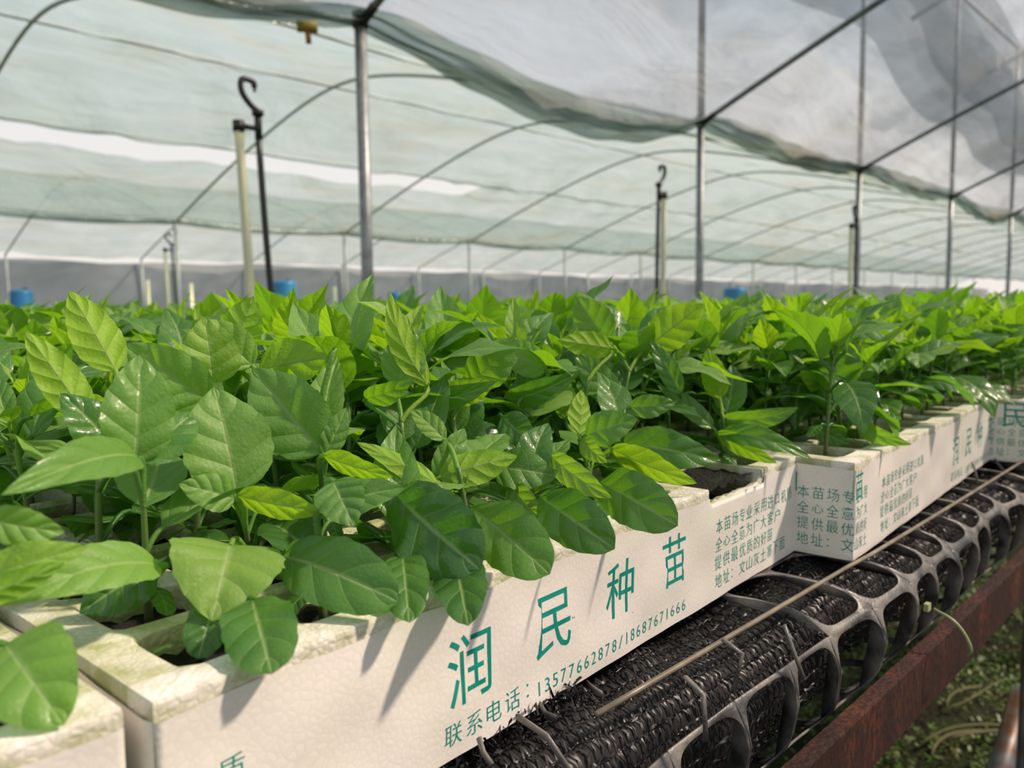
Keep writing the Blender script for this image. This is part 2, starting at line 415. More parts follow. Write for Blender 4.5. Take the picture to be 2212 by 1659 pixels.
def local_leaf(kind, seed, nu=16, nv=10, pet=True):
    """a leaf growing in the +X direction from the origin (its node on the stem)"""
    r = np.random.RandomState(seed)
    if kind == 'old':      # large, drooping, dark and glossy
        el0 = math.radians(r.uniform(5, 35)); pl = r.uniform(.010, .017); L = r.uniform(.030, .040); el = math.radians(r.uniform(-42, 6)); W = L*r.uniform(.52, .62); tone = r.uniform(.05, .35); bow = r.uniform(.08, .2); fold = r.uniform(.05, .3)
    elif kind == 'mid':
        el0 = math.radians(r.uniform(35, 60)); pl = r.uniform(.008, .014); L = r.uniform(.031, .042); el = math.radians(r.uniform(-12, 52)); W = L*r.uniform(.48, .60); tone = r.uniform(.3, .75); bow = r.uniform(.04, .18); fold = r.uniform(.12, .45)
    elif kind == 'young':
        el0 = math.radians(r.uniform(50, 72)); pl = r.uniform(.004, .009); L = r.uniform(.018, .031); el = math.radians(r.uniform(15, 74)); W = L*r.uniform(.42, .56); tone = r.uniform(.6, 1.0); bow = r.uniform(-.05, .14); fold = r.uniform(.25, .6)
    else:                  # seed leaf
        el0 = math.radians(r.uniform(10, 35)); pl = r.uniform(.003, .006); L = r.uniform(.010, .014); el = math.radians(r.uniform(-45, 10)); W = L*.62; tone = r.uniform(.15, .45); bow = .08; fold = .05
    az = r.uniform(-.25, .25)
    B = dirv(0, el0)*pl; T = B+dirv(az, el)*L
    roll = r.uniform(-.45, .45)
    n = dirv(az, el+PI/2); s = np.cross(n, dirv(az, el)); n = n*math.cos(roll)+s*math.sin(roll)
    shp = (.5, .5) if kind == 'seed' else (r.uniform(.52, .66), r.uniform(.92, 1.15))
    return leaf_grid(B, T, W, n, nu, nv, bow, fold, .038, .055, seed, (0, 0, 0) if pet else None, r.uniform(-.05, .12), r.uniform(-.06, .06), shp, tone, .0007 if kind != 'seed' else .0006, r.uniform(-.12, .12))

POOL = {}
for kind, cnt in (('old', 9), ('mid', 14), ('young', 9), ('seed', 5)):
    POOL[kind] = []
    for k in range(cnt):
        V, Q, uv, tn = local_leaf(kind, 100+k*7+len(kind)*1000)
        me = np_mesh('pepper_leaf_'+kind, V, Q, uv, True, tn); me.materials.append(M['leaf'])
        POOL[kind].append(me)

def stem_curve(H, lean, seed):
    r = np.random.RandomState(seed); wob = r.uniform(-.0012, .0012, 2)
    t = np.linspace(0, 1, 9)
    return np.stack([lean[0]*t**1.5+wob[0]*np.sin(PI*2*t), lean[1]*t**1.5+wob[1]*np.sin(PI*2*t), H*t], 1)
def stem_pts_mesh(pts, r0=.0011, r1=.0008):
    mb = MB(); mb.tube([tuple(p) for p in pts], list(np.linspace(r0, r1, len(pts))), 8)
    return mb.mesh('pepper_stem')

# plant prototypes: a stem and where each leaf sits
PROTO = []
for k in range(18):
    r = np.random.RandomState(500+k)
    H = r.uniform(.046, .062); lean = r.uniform(-.006, .006, 2)
    pts = stem_curve(H, lean, k); me = stem_pts_mesh(pts); me.materials.append(M['stem'])
    L = []
    az = r.uniform(0, 2*PI)
    for kind, ts in (('seed', [.33, .34]), ('old', [.45, .55, .65]), ('mid', [.74, .82, .90, .95]), ('young', [.98, 1.0, 1.0])):
        for t in ts:
            if kind == 'young' and r.rand() < .12: continue
            p = pts[int(round(t*8))] if t < 1 else pts[8]
            p = np.array([np.interp(t, np.linspace(0, 1, 9), pts[:, i]) for i in range(3)])
            L.append((kind, r.randint(len(POOL[kind])), p, az % (2*PI), r.uniform(.92, 1.22)*(1.0 if kind != 'young' else r.uniform(.7, 1.15))))
            az += PI if kind == 'seed' else 2.4+r.uniform(-.4, .4)
    PROTO.append((me, L))

# ------------------------------------------------------------------ trays
TL, TW, TH = .34, .68, .0506
RA = 0.0606
PITCHX, PITCHY, BORD = .0322, .0332, .009
NX, NY = 10, 20
def tray_body(notch=False):
    mb = MB(); r = random.Random(3)
    x0, y0 = BORD, .008
    def wob(): return r.uniform(-.0005, .0005)
    for i in range(NX):
        for j in range(NY):
            a, b = x0+i*PITCHX, y0+j*PITCHY; c, d = a+PITCHX, b+PITCHY
            gx0 = .0030; gx1 = .0030
            if i == 0: a = 0
            if j == 0: b = 0
            if i == NX-1: c = TL
            if j == NY-1: d = TW
            ha, hb, hc, hd = x0+i*PITCHX+gx0, y0+j*PITCHY+gx0, x0+(i+1)*PITCHX-gx1, y0+(j+1)*PITCHY-gx1
            if i == NX-1: hc = min(hc, TL-.0095)
            low = 0.0
            if notch and j == 0 and i in (7, 8):
                continue
            # 16-gon rounded hole
            def ring(e, z, rad):
                P = []
                for (cx, cy, s0) in ((hc-rad-e, hd-rad-e, 0), (ha+rad+e, hd-rad-e, 1), (ha+rad+e, hb+rad+e, 2), (hc-rad-e, hb+rad+e, 3)):
                    for k in range(4):
                        w = PI/2*(s0+k/3)
                        P.append((cx+rad*math.cos(w), cy+rad*math.sin(w), z))
                return P
            R1 = ring(-.0009, 0, .005); R2 = ring(0.0002, -.0012, .0045); R3 = ring(.0008, -.016, .004)
            cor = [(c, d, 0), (a, d, 0), (a, b, 0), (c, b, 0)]
            mid = [((a+c)/2, d, 0), (a, (b+d)/2, 0), ((a+c)/2, b, 0), (c, (b+d)/2, 0)]
            jz = [wob() for _ in range(16)]
            R1 = [(p[0]+wob()*.5, p[1]+wob()*.5, p[2]+jz[k]*.5-.0002) for k, p in enumerate(R1)]
            R2 = [(p[0]+wob(), p[1]+wob(), p[2]+wob()) for p in R2]
            V = cor+R1+R2+R3
            F = []
            for q in range(4):
                for k in range(3):
                    F.append((q, 4+q*4+k, 4+q*4+k+1))
                nq = (q+1) % 4
                F.append((q, 4+q*4+3, 4+nq*4, nq))
            for ring_i in range(2):
                o1 = 4+16*ring_i; o2 = o1+16
                for k in range(16):
                    F.append((o1+k, o1+(k+1) % 16, o2+(k+1) % 16, o2+k)[::-1])
            mb.add(V, [f[::-1] if len(f) < 5 and max(f) < 20 else f for f in F])
    # outer walls with a soft upper edge and a slight draft
    B = [(-.0003, -.0003), (TL+.0003, -.0003), (TL+.0003, TW+.0003), (-.0003, TW+.0003)]
    def wall(p, q, z0=-.0016, lo=False):
        n = 24; V = []; F = []
        for k in range(n+1):
            t = k/n; x = p[0]+(q[0]-p[0])*t; y = p[1]+(q[1]-p[1])*t
            ix = min(max(x, 0), TL); iy = min(max(y, 0), TW)
            V += [(ix, iy, 0), (x*.6+ix*.4, y*.6+iy*.4, z0*.35), (x, y, z0), (x*.3+ix*.7, y*.3+iy*.7, -TH+.001), (ix+.0006*(1 if ix < TL/2 else -1), iy, -TH)]
            if k: 
                a = (k-1)*5
                for m in range(4): F.append((a+m, a+m+1, a+m+6, a+m+5))
        mb.add(V, F)
    if notch:
        xa, xb = .2424, .2976
        wall(B[0], (xa, -.0003)); wall((xb, -.0003), B[1])
        r2 = random.Random(9)
        # broken rim: the front wall is worn down to the soil here
        n = 20; V = []; F = []
        for k in range(n+1):
            x = xa+(xb-xa)*k/n; zz = -.0062+r2.uniform(-.0006, .0006)+(.003 if k in (0, n) else 0)
            V += [(x, .0045, zz-.001), (x, .0012, zz), (x, -.0003, zz-.0012), (x, -.0001, -TH+.001), (x, 0, -TH)]
            if k:
                a = (k-1)*5
                for m in range(4): F.append((a+m, a+m+1, a+m+6, a+m+5))
        mb.add(V, F)
        # flat rim round the merged cell, with its inner walls
        a, b, c, d = x0+7*PITCHX, 0, x0+9*PITCHX, y0+PITCHY
        mb.add([(a, 0, 0), (xa, 0, 0), (xa, d-.003, 0), (a, d-.003, 0)], [(0, 1, 2, 3)])
        mb.add([(xa, 0, 0), (xa, 0, -.016), (xa, d-.003, -.016), (xa, d-.003, 0)], [(0, 1, 2, 3)])
        mb.add([(xb, 0, 0), (c, 0, 0), (c, d-.003, 0), (xb, d-.003, 0)], [(0, 1, 2, 3)])
        mb.add([(xb, 0, 0), (xb, 0, -.016), (xb, d-.003, -.016), (xb, d-.003, 0)], [(3, 2, 1, 0)])
        mb.add([(a, d-.003, 0), (c, d-.003, 0), (c, d, 0), (a, d, 0)], [(0, 1, 2, 3)])
        mb.add([(a, d-.003, 0), (a, d-.003, -.016), (c, d-.003, -.016), (c, d-.003, 0)], [(0, 1, 2, 3)])
    else:
        wall(B[0], B[1])
    wall(B[1], B[2]); wall(B[2], B[3]); wall(B[3], B[0])
    mb.add([(0, 0, -TH), (TL, 0, -TH), (TL, TW, -TH), (0, TW, -TH)], [(0, 3, 2, 1)])
    me = mb.mesh('tray_body', False)
    return me
def tray_soil(notch=False):
    n, m = 103, 205
    xs = np.linspace(.004, TL-.005, n); ys = np.linspace(.004, TW-.004, m)
    X, Y = np.meshgrid(xs, ys, indexing='ij')
    r = np.random.RandomState(4)
    Z = -.0072+r.uniform(-.0012, .0012, X.shape)+.0012*np.sin(X*190)*np.cos(Y*190)
    if notch:
        inn = (X > .236) & (X < .302) & (Y < .036)
        Z = np.where(inn, -.0030+r.uniform(-.0010, .0012, X.shape), Z)
    return grid_mesh('potting_soil', np.stack([X, Y, Z], -1), smooth=False)
def wrinkle(x, z): return .00016*(math.sin(x*95+z*170)+math.sin(x*61-z*230+1)+.6*math.sin(x*240+z*90+2))
def wrap_mesh(seed, notch=False):
    """thin printed film round the tray's side walls"""
    r = np.random.RandomState(seed)
    per = []
    n1, n2 = 240, 240
    e = .0009
    for k in range(n2): per.append((-e, TW*(1-k/n2), (-1, 0)))
    for k in range(n1+1): per.append((TL*k/n1, -e, (0, -1)))
    for k in range(1, n2+1): per.append((TL+e, TW*k/n2, (1, 0)))
    zs = np.linspace(-.0036, -TH+.0006, 18)
    P = np.zeros((len(per), 18, 3))
    ph = r.rand(6)*6
    for i, (x, y, nn) in enumerate(per):
        for j, z in enumerate(zs):
            s = i/len(per)*60
            w = wrinkle(x if nn[1] else y, z)
            zz = z
            if j == 0:
                zz = z+.0005*math.sin(s*2.3+ph[3])
                if notch and nn[1] == -1 and .2424 < x < .2976: zz = -.0085
            P[i, j] = (x+nn[0]*w, y+nn[1]*w, zz)
    return grid_mesh('printed_wrap', P)

BODY = tray_body(); BODY.materials.append(M['eps'])
SOIL = tray_soil(); SOIL.materials.append(M['soil'])
WRAP = wrap_mesh(1); WRAP.materials.append(M['wrap'])
BODYN = tray_body(True); BODYN.materials.append(M['eps'])
SOILN = tray_soil(True); SOILN.materials.append(M['soil'])
WRAPN = wrap_mesh(2, True); WRAPN.materials.append(M['wrap'])

_gc = {}
def glyph(ch, off=0.0):
    if (ch, off) in _gc: return _gc[(ch, off)]
    cu = bpy.data.curves.new('glyph', 'FONT'); cu.body = ch; cu.size = 1.0; cu.align_x = 'LEFT'; cu.resolution_u = 3; cu.offset = off
    o = bpy.data.objects.new('glyph', cu); COL.objects.link(o)
    bpy.context.view_layer.update()
    me = o.evaluated_get(bpy.context.evaluated_depsgraph_get()).to_mesh()
    V = np.array([v.co[:2] for v in me.vertices]).reshape(-1, 2); F = [tuple(p.vertices) for p in me.polygons]
    o.evaluated_get(bpy.context.evaluated_depsgraph_get()).to_mesh_clear()
    bpy.data.objects.remove(o); bpy.data.curves.remove(cu)
    _gc[(ch, off)] = (V, F); return _gc[(ch, off)]

class Ink:
    def __init__(s): s.parts = {}
    def use(s, k): s.mb = s.parts.setdefault(k, MB())
    def ch(s, c, cx, cz, w, h, plane='front', full=False):
        """glyph centred on (cx, cz), stretched to a w x h ink box"""
        V, F = glyph(c, -.005 if h < .009 and h > .002 else 0.0)
        if not len(V): return
        lo = V.min(0); hi = V.max(0); ext = np.maximum(hi-lo, 1e-6)
        if full: lo = np.array([.04, -.1]); ext = np.array([.92, .94]); 
        q = (V-lo)/ext-.5
        a = q[:, 0]*w+cx; z = q[:, 1]*h+cz
        if plane == 'front': P = [(x, -.00100-wrinkle(x, zz), zz) for x, zz in zip(a, z)]
        else: P = [(-.00100-wrinkle(-x, zz), -x, zz) for x, zz in zip(a, z)]
        s.mb.add(P, F)
    def big(s, x0, z0=-.0248):
        for k, c in enumerate('润民种苗'):
            s.use(['first', 'second', 'third', 'fourth'][k]+' large green character')
            s.ch(c, x0+.0400*k, z0+.0006*k, .0182, .0205)
    def phone(s, x0):
        s.use('green phone number line')
        for k, c in enumerate('联系电话'):
            s.ch(c, x0+.0088*k-.005, -.0425, .0068, .0068)
        for z in (-.0405, -.0440): s.ch('.', x0+.0088*4-.0065, z, .0009, .0009)
        num = '13577662878/18687671666'
        p = (.2226-.1229)/len(num)
        for k, c in enumerate(num):
            s.ch(c, x0+.0324+p*(k+.5), -.0440, .0006 if c == '1' else .0026, .0046)
    def block(s, x0, plane='front', pitch=.00795, w=.0064, skip=0, upto=99, z0=-.0176):
        for li, t in enumerate(('本苗场专业采用进口机质', '全心全意为广大客户', '提供最优质的好苗', '地址：文山灰土寨下面')):
            s.use(['first', 'second', 'third', 'fourth'][li]+' line of small green print'+('' if x0 > .02 and plane == 'front' else ' on the end' if plane == 'end' else ' at the corner'))
            for k, c in enumerate(t):
                if k < skip or k >= upto: continue
                z = z0-.0082*li; cx = x0+pitch*(k-skip+.5)
                if c == '：':
                    s.ch('.', cx-.002, z+.0013, .0009, .0009, plane); s.ch('.', cx-.002, z-.0020, .0009, .0009, plane)
                elif c == '口': s.ch(c, cx, z, w*.72, .0050, plane)
                elif c == '心': s.ch(c, cx, z, w, .0046, plane)
                else: s.ch(c, cx, z, w, .0064, plane)

def tray(idx, origin, label, notch=False, ink=None, wrap=True):
    t = empty('seedling_tray', origin, RA)
    tag(t, label, 'seedling tray', 'white foam seedling trays on the bench')
    link('tray_body', BODYN if notch else BODY, None, t)
    tag(link('potting_soil', SOILN if notch else SOIL, None, t), kind='stuff')
    if wrap:
        w = link('printed_wrap', WRAPN if notch else WRAP, None, t)
        if ink:
            for kk, mb_ in ink.parts.items():
                o = mb_.build('lettering', M['ink'], w, False); o['label'] = kk
    return t
def torg(i):   # front tray i (2 is the middle one with the phone number)
    if i == 1: return (-.3450, -.0185, 0.0005)
    k = i-2
    return (.3414*k, -.0090*min(k, 3), 0)
def tw(i, x, y, z, back=False):
    o = Vector(torg(i)); c, s = math.cos(RA), math.sin(RA)
    if back: y += TW+.006
    return Vector((o.x+c*x-s*y, o.y+s*x+c*y, o.z+z))
INK = {}
a = Ink(); a.big(.0920); a.phone(.0895); a.block(.2470)
a.use('clipped green characters at the left end'); a.ch('质', .0160, -.0212, .0064, .0062); a.ch('苗', .0010, -.037, .0060, .0060); a.ch('面', .0130, -.0455, .0060, .0060)
INK[2] = a
a = Ink(); a.block(.0425); a.big(.2165); a.phone(.214); a.block(-.0287, 'end', .0076, .0060, 0, 4); a.block(.0010, 'front', .0062, .0050, 4, 7)
a.use('large character on the end'); a.ch('种', -.0375, -.0135, .0185, .0215, 'end'); a.use('large character at the corner'); a.ch('苗', .0062, -.0120, .0110, .0150)
INK[3] = a
a = Ink(); a.block(.0300); a.big(.2000); a.phone(.1980); a.block(-.0330, 'end', .0076, .0060, 0, 4); a.block(.0010, 'front', .0062, .0050, 4, 7); a.use('large character on the end'); a.ch('民', -.012, -.012, .018, .02, 'end')
INK[4] = a
a = Ink(); a.block(.0700); a.big(.2400)
INK[5] = a
TLAB = {1: 'blank-sided white foam seedling tray cut off by the left edge of the photo',
        2: 'long white foam seedling tray in front with large green characters and the phone number',
        3: 'white foam seedling tray whose printed end jutts out right of the phone number tray',
        4: 'third lettered foam tray, touching the far end of the jutting printed tray',
        5: 'foam tray just entering at the right edge beyond the third lettered tray',
        6: 'sixth foam tray along the bench edge, past the right edge of the photo'}
TLAB[3] = 'white foam seedling tray with printed end sticking out right of the phone number tray'
for i in range(1, 7):
    tray(i, torg(i), TLAB[i], i == 2, INK.get(i))
BLAB = {1: 'white foam tray behind the left-edge tray, buried under seedlings', 2: 'white foam tray behind the phone number tray, hidden by seedlings',
        3: 'white foam tray behind the printed-end tray, under dense seedlings', 4: 'white foam tray behind the third lettered tray, under seedlings',
        5: 'white foam tray behind the fifth tray of the bench edge'}
for i in range(1, 6):
    tray(i, tw(i, 0, 0, 0, True), BLAB[i], False, None, False)

# ------------------------------------------------------------------ seedlings
cells = []      # (tray, back, i, j, world position)
FRONT_N = 46
for ti in range(0, FRONT_N):
    for back in (0, 1):
        for i in range(NX):
            for j in range(NY):
                if ti == 0 and i < 5: continue
                x = BORD+PITCHX*(i+.5); y = .008+PITCHY*(j+.5)
                o = torg(ti) if ti else (-.6850, -.0185-.009, 0)
                r = random.Random(ti*1000+back*500+i*20+j)
                jx, jy = r.uniform(-.004, .004), r.uniform(-.003, .003)
                c, s = math.cos(RA), math.sin(RA)
                yy = y+jy+(TW+.006 if back else 0)
                cells.append((ti, back, i, j, Vector((o[0]+c*(x+jx)-s*yy, o[1]+s*(x+jx)+c*yy, o[2]-.007))))
def vis(p, m=60):
    x, y, z = PX(p+Vector((0, 0, .06)))
    return z > .09 and -m-20/z < x < 2212+m+20/z
cells = [c for c in cells if vis(c[4], 80 if c[4].x < .3 else 330) and not (c[0] == 1 and c[2] < 5 and c[1] == 0 and c[3] == 0 and False)]
cells.sort(key=lambda c: (c[4]-CAM).length)
SKIP = {(2, 0, 8, 0), (2, 0, 7, 0)}          # no seedling stands in the worn cell
cells = [c for c in cells if c[:4] not in SKIP]
ORD = ['first', 'second', 'third', 'fourth', 'fifth', 'sixth', 'seventh', 'eighth', 'ninth', 'tenth', 'eleventh', 'twelfth', 'thirteenth', 'fourteenth', 'fifteenth', 'sixteenth', 'seventeenth', 'eighteenth', 'nineteenth', 'twentieth']
TN = {0: 'the tray left of the frame', 1: 'the left-edge tray', 2: 'the phone number tray', 3: 'the printed-end tray', 4: 'the third lettered tray', 5: 'the fifth tray'}

# leaves that can be told apart in the photo: (row of the plant, base px, tip px, depth of base, depth of tip, width px, roll deg, side shown, tone, opts)
HERO = [
 # tray 2, plants nearest the left corner
 ('A', (2, 0, 0, 1), [((290, 1000), (302, 766), .212, .218, 143, 8, 1, .62, {}),
                      ((300, 988), (2, 1070), .211, .165, 96, 25, 1, .50, dict(bow=.12)),
                      ((300, 1000), (425, 890), .213, .235, 100, -20, 1, .22, {}),
                      ((345, 1222), (0, 1310), .205, .172, 105, 30, 1, .78, dict(bow=.16)),
                      ((330, 1215), (172, 1325), .215, .205, 120, 0, 1, .12, {})]),
 ('B', (2, 0, 1, 1), [((512, 1064), (462, 836), .232, .240, 178, 6, 1, .60, {}),
                      ((515, 1072), (704, 1106), .230, .222, 62, 30, -1, .95, dict(bow=.10)),
                      ((508, 1078), (386, 1046), .229, .220, 78, 10, 1, .70, {}),
                      ((498, 1178), (458, 1342), .222, .196, 235, 0, 1, .66, dict(bow=.18, shape=(.45, .72), quilt=.045))]),
 ('C', (2, 0, 0, 0), [((545, 1295), (588, 1456), .208, .196, 150, 0, 1, .14, dict(shape=(.5, .45))),
                      ((470, 1288), (428, 1424), .206, .203, 88, 10, 1, .16, dict(shape=(.5, .5))),]),
 ('D', (2, 0, 1, 0), [((600, 1202), (862, 1300), .236, .215, 142, -10, 1, .34, dict(bow=.14, shape=(.85, .55))),
                      ((700, 1100), (875, 1055), .222, .222, 74, -30, 1, .52, {}),
                      ((720, 1040), (765, 1138), .224, .216, 105, 0, 1, .62, dict(shape=(.45, .8)))]),
 ('E', (2, 0, 2, 1), [((697, 977), (545, 796), .258, .262, 150, -6, 1, .60, {}),
                      ((700, 985), (748, 880), .258, .262, 52, 10, 1, .60, {}),
                      ((700, 985), (850, 1030), .256, .246, 46, 40, -1, .85, dict(bow=.12)),
                      ((720, 760), (705, 800), .26, .262, 20, 0, 1, .8, {})]),
 ('F', (2, 0, 2, 0), [((850, 1062), (1038, 1230), .258, .243, 168, 6, 1, .10, dict(bow=.12, shape=(.80, .56))),
                      ((870, 1200), (885, 1345), .247, .238, 100, 0, 1, .2, dict(shape=(.5, .5))),
                      ((945, 1045), (770, 955), .262, .262, 44, 35, -1, .85, dict(bow=.08))]),
 ('G', (2, 0, 3, 0), [((985, 1212), (1012, 1352), .264, .250, 112, 0, 1, .08, dict(shape=(.5, .55))),
                      ((1018, 1096), (1188, 1240), .272, .255, 132, -4, 1, .20, dict(bow=.12, shape=(.85, .55))),
                      ((950, 1030), (1118, 985), .275, .278, 74, -25, -1, .82, {}),
                      ((940, 1030), (1004, 925), .277, .285, 62, 20, 1, .55, {}),
                      ((960, 950), (888, 885), .28, .285, 46, 20, 1, .60, {})]),
 ('H', (2, 0, 4, 0), [((1165, 1072), (1328, 1186), .298, .280, 112, 0, 1, .12, dict(bow=.12, shape=(.80, .60))),
                      ((1100, 1045), (1176, 1128), .295, .288, 56, 20, 1, .80, {}),
                      ((1065, 1010), (1205, 1030), .298, .296, 86, -20, 1, .52, {}),
                      ((1190, 985), (1322, 1076), .300, .285, 58, 20, 1, .70, dict(bow=.10))]),
 ('I', (2, 0, 5, 0), [((1296, 1042), (1464, 1136), .322, .300, 112, -4, 1, .14, dict(bow=.14, shape=(.80, .58))),
                      ((1252, 940), (1256, 842), .322, .33, 50, 30, -1, .98, {}),
                      ((1265, 940), (1378, 905), .322, .315, 74, -10, 1, .62, {}),
                      ((1255, 950), (1312, 1000), .320, .312, 40, 20, 1, .7, {})]),
 ('J', (2, 0, 6, 0), [((1322, 970), (1506, 1044), .345, .322, 58, 35, -1, .92, dict(bow=.14)),
                      ((1340, 958), (1558, 996), .350, .335, 86, -8, 1, .22, dict(bow=.14)),
                      ((1360, 880), (1460, 870), .36, .36, 50, 10, 1, .5, {})]),
 ('K', (2, 0, 9, 0), [((1550, 935), (1678, 1000), .412, .396, 40, 30, -1, .72, dict(bow=.16)),
                      ((1552, 934), (1752, 990), .414, .390, 46, -20, 1, .40, dict(bow=.18)),
                      ((1540, 925), (1420, 832), .415, .42, 40, 20, 1, .55, {}),
                      ((1555, 860), (1528, 752), .42, .42, 54, 10, -1, 1.0, {}),
                      ((1560, 905), (1725, 880), .42, .41, 44, 30, 1, .55, dict(bow=.15))]),
 # left-edge tray, nearly at the lens
 ('L', (1, 0, 9, 0), [((14, 1392), (138, 1566), .168, .156, 200, 0, 1, .42, dict(shape=(.42, .62), bow=.14)),
                      ((-60, 1260), (190, 1180), .165, .175, 90, -10, 1, .7, {}),
                      ((-40, 1120), (140, 1150), .168, .175, 80, 10, 1, .6, {}),
                      ((-60, 1300), (140, 1215), .160, .170, 60, 20, -1, .8, {})]),
 # second and third rows
 ('M', (2, 0, 0, 2), [((255, 980), (130, 850), .236, .23, 100, 20, 1, .20, {}),
                      ((188, 900), (55, 716), .24, .235, 86, 10, -1, .85, {}),
                      ((250, 800), (150, 628), .245, .25, 96, 10, -1, .92, dict(bow=.1))]),
 ('N', (2, 0, 1, 2), [((455, 868), (272, 742), .258, .25, 118, -8, 1, .50, dict(bow=.12)),
                      ((460, 830), (440, 684), .265, .262, 120, 10, 1, .72, {})]),
 ('O', (2, 0, 2, 2), [((560, 800), (712, 770), .29, .28, 110, -10, -1, .72, dict(bow=.2)),
                      ((545, 790), (436, 690), .285, .28, 86, 10, 1, .62, {}),
                      ((500, 760), (548, 640), .30, .30, 90, 0, -1, .9, {})]),
 ('P', (2, 0, 3, 1), [((790, 860), (895, 815), .30, .29, 50, 25, 1, .40, dict(bow=.12)),
                      ((925, 832), (842, 630), .305, .305, 58, 10, -1, .95, dict(side=.08)),
                      ((860, 835), (888, 710), .305, .31, 92, 0, 1, .60, {})]),
 ('Q', (2, 0, 4, 1), [((880, 875), (1075, 822), .33, .315, 52, 20, 1, .30, dict(bow=.12)),
                      ((960, 860), (1068, 828), .33, .32, 62, 10, -1, .9, {}),
                      ((1020, 830), (1112, 728), .335, .33, 90, 5, 1, .42, {})]),
 ('R', (2, 0, 5, 1), [((1090, 865), (1256, 800), .355, .34, 54, 20, 1, .30, dict(bow=.14)),
                      ((1180, 800), (1060, 740), .36, .36, 70, 10, 1, .6, {}),
                      ((1085, 900), (1155, 965), .335, .33, 70, 0, 1, .4, {})]),
 ('S', (2, 0, 6, 1), [((1222, 905), (1222, 818), .375, .37, 48, 10, 1, .6, {}),
                      ((1330, 870), (1240, 760), .385, .38, 66, 10, 1, .45, {}),
                      ((1322, 752), (1205, 735), .385, .375, 58, 0, -1, .85, {})]),
 ('T', (2, 0, 7, 1), [((1405, 745), (1518, 656), .41, .40, 88, 5, -1, .96, {}),
                      ((1310, 735), (1244, 640), .41, .405, 84, 0, 1, .45, {}),
                      ((1470, 850), (1405, 735), .40, .40, 44, 10, 1, .5, {})]),
 ('U', (3, 0, 1, 0), [((1812, 838), (1800, 724), .47, .47, 100, 0, 1, .18, {}),
                      ((1850, 905), (1970, 960), .46, .43, 38, 25, 1, .45, dict(bow=.2)),
                      ((1790, 850), (1728, 800), .47, .46, 40, 10, -1, .95, {}),
                      ((1760, 925), (1838, 960), .46, .45, 38, 10, 1, .3, {})]),
]
LOOK = {'A': 'pepper seedling with long leaf reaching to the left edge, at tray corner', 'B': 'pepper seedling holding the broad pale upright oval leaf near left foreground',
 'C': 'small dark round-leaved seedling in the corner cell of the phone number tray', 'D': 'pepper seedling with wide glossy leaf lying over the rim left of centre',
 'E': 'pepper seedling with pale pointed leaf leaning left behind the broad upright leaf', 'F': 'seedling with large dark wet leaf drooping over rim above first large character',
 'G': 'seedling whose dark wet leaf hangs down the tray side above the first characters', 'H': 'seedling with dark wet leaf over the rim above the second large character',
 'I': 'seedling with glossy leaf overhanging the rim above the third large character', 'J': 'seedling with long yellow-green leaf edge pointing right, before the worn rim',
 'K': 'seedling in last front cell of phone number tray, leaves reaching the printed end', 'L': 'blurred seedling with big shiny leaf at bottom left, in left-edge tray',
 'M': 'seedling with tall sunlit yellow-green leaf against sky at far left', 'N': 'seedling with broad matte leaf arching left behind the tall upright leaf',
 'O': 'seedling with arched yellow-green leaf, third row, left of centre', 'P': 'seedling with narrow yellow leaf blade rising above the canopy left of centre',
 'Q': 'seedling with slim dark leaf arching over a yellow one, centre of photo', 'R': 'seedling with arched slim leaf just right of the photo centre',
 'S': 'seedling with upright bluish leaf, second row, right of centre', 'T': 'seedling with round backlit yellow leaf standing tall right of centre',
 'U': 'seedling with upright bluish oval leaf at the corner of the printed-end tray'}
NOT_DONE = set()
def hero_leaf(parent, P0, node, spec, seed):
    (bx, by), (tx, ty), zb, zt, wpx, roll, side, tone, op = spec
    ca, sa = math.cos(RA), math.sin(RA)
    for it in range(14):
        B = D(bx, by, zb); T = D(tx, ty, zt); mid = (B+T)/2
        d = (T-B).normalized(); v = (CAM-mid).normalized(); n = (v-d*v.dot(d)).normalized()
        s = d.cross(n); a = math.radians(roll); n = (n*math.cos(a)+s*math.sin(a))*side
        wr = wpx*((zb+zt)/2)/FPX/max(.35, math.cos(a))*1.06
        o = Vector(P0)
        k = dict(bow=.08, fold=.16, quilt=.042, wave=.05, shape=(.56, .90)); k.update(op)
        if tone < .3: k['wave'] = .085
        if side < 0: k['bow'] = -k['bow']*.3
        V, Q, uv, tn = leaf_grid(B-o, T-o, wr, n, 26, 16, seed=seed, pet=tuple(Vector(node)-o), tone=tone, petr=.0008, **k)
        Wv = V[:27*17]+np.array(o); oo = torg(1 if Wv[:, 0].mean() < 0 else (2 if Wv[:, 0].mean() < .34 else 3))
        ly = -(Wv[:, 0]-oo[0])*sa+(Wv[:, 1]-oo[1])*ca
        bad = ((ly > -.0035) & (ly < .011) & (Wv[:, 2] < .0012)) | ((ly >= .011) & (Wv[:, 2] < -.004))
        if not bad.any(): break
        zt -= .0035; zb -= .0012
    me = np_mesh('pepper_leaf', V, Q, uv, True, tn); me.materials.append(M['leaf'])
    return link('leaf', me, None, parent)

hero_cells = {h[1]: h for h in HERO}
near = [c for c in cells if c[1] == 0 or True]
N_IND = 300
ind = near[:0]; rest = []
cnt = 0
for c in cells:
    x, y, z = PX(c[4]+Vector((0, 0, .05)))
    in_view = -70 < x < 2290 and y < 1800
    if cnt < N_IND and (c[:4] in hero_cells or (in_view and (c[4]-CAM).length > .0)):
        ind.append(c); cnt += 1
    elif z > .3: rest.append(c)

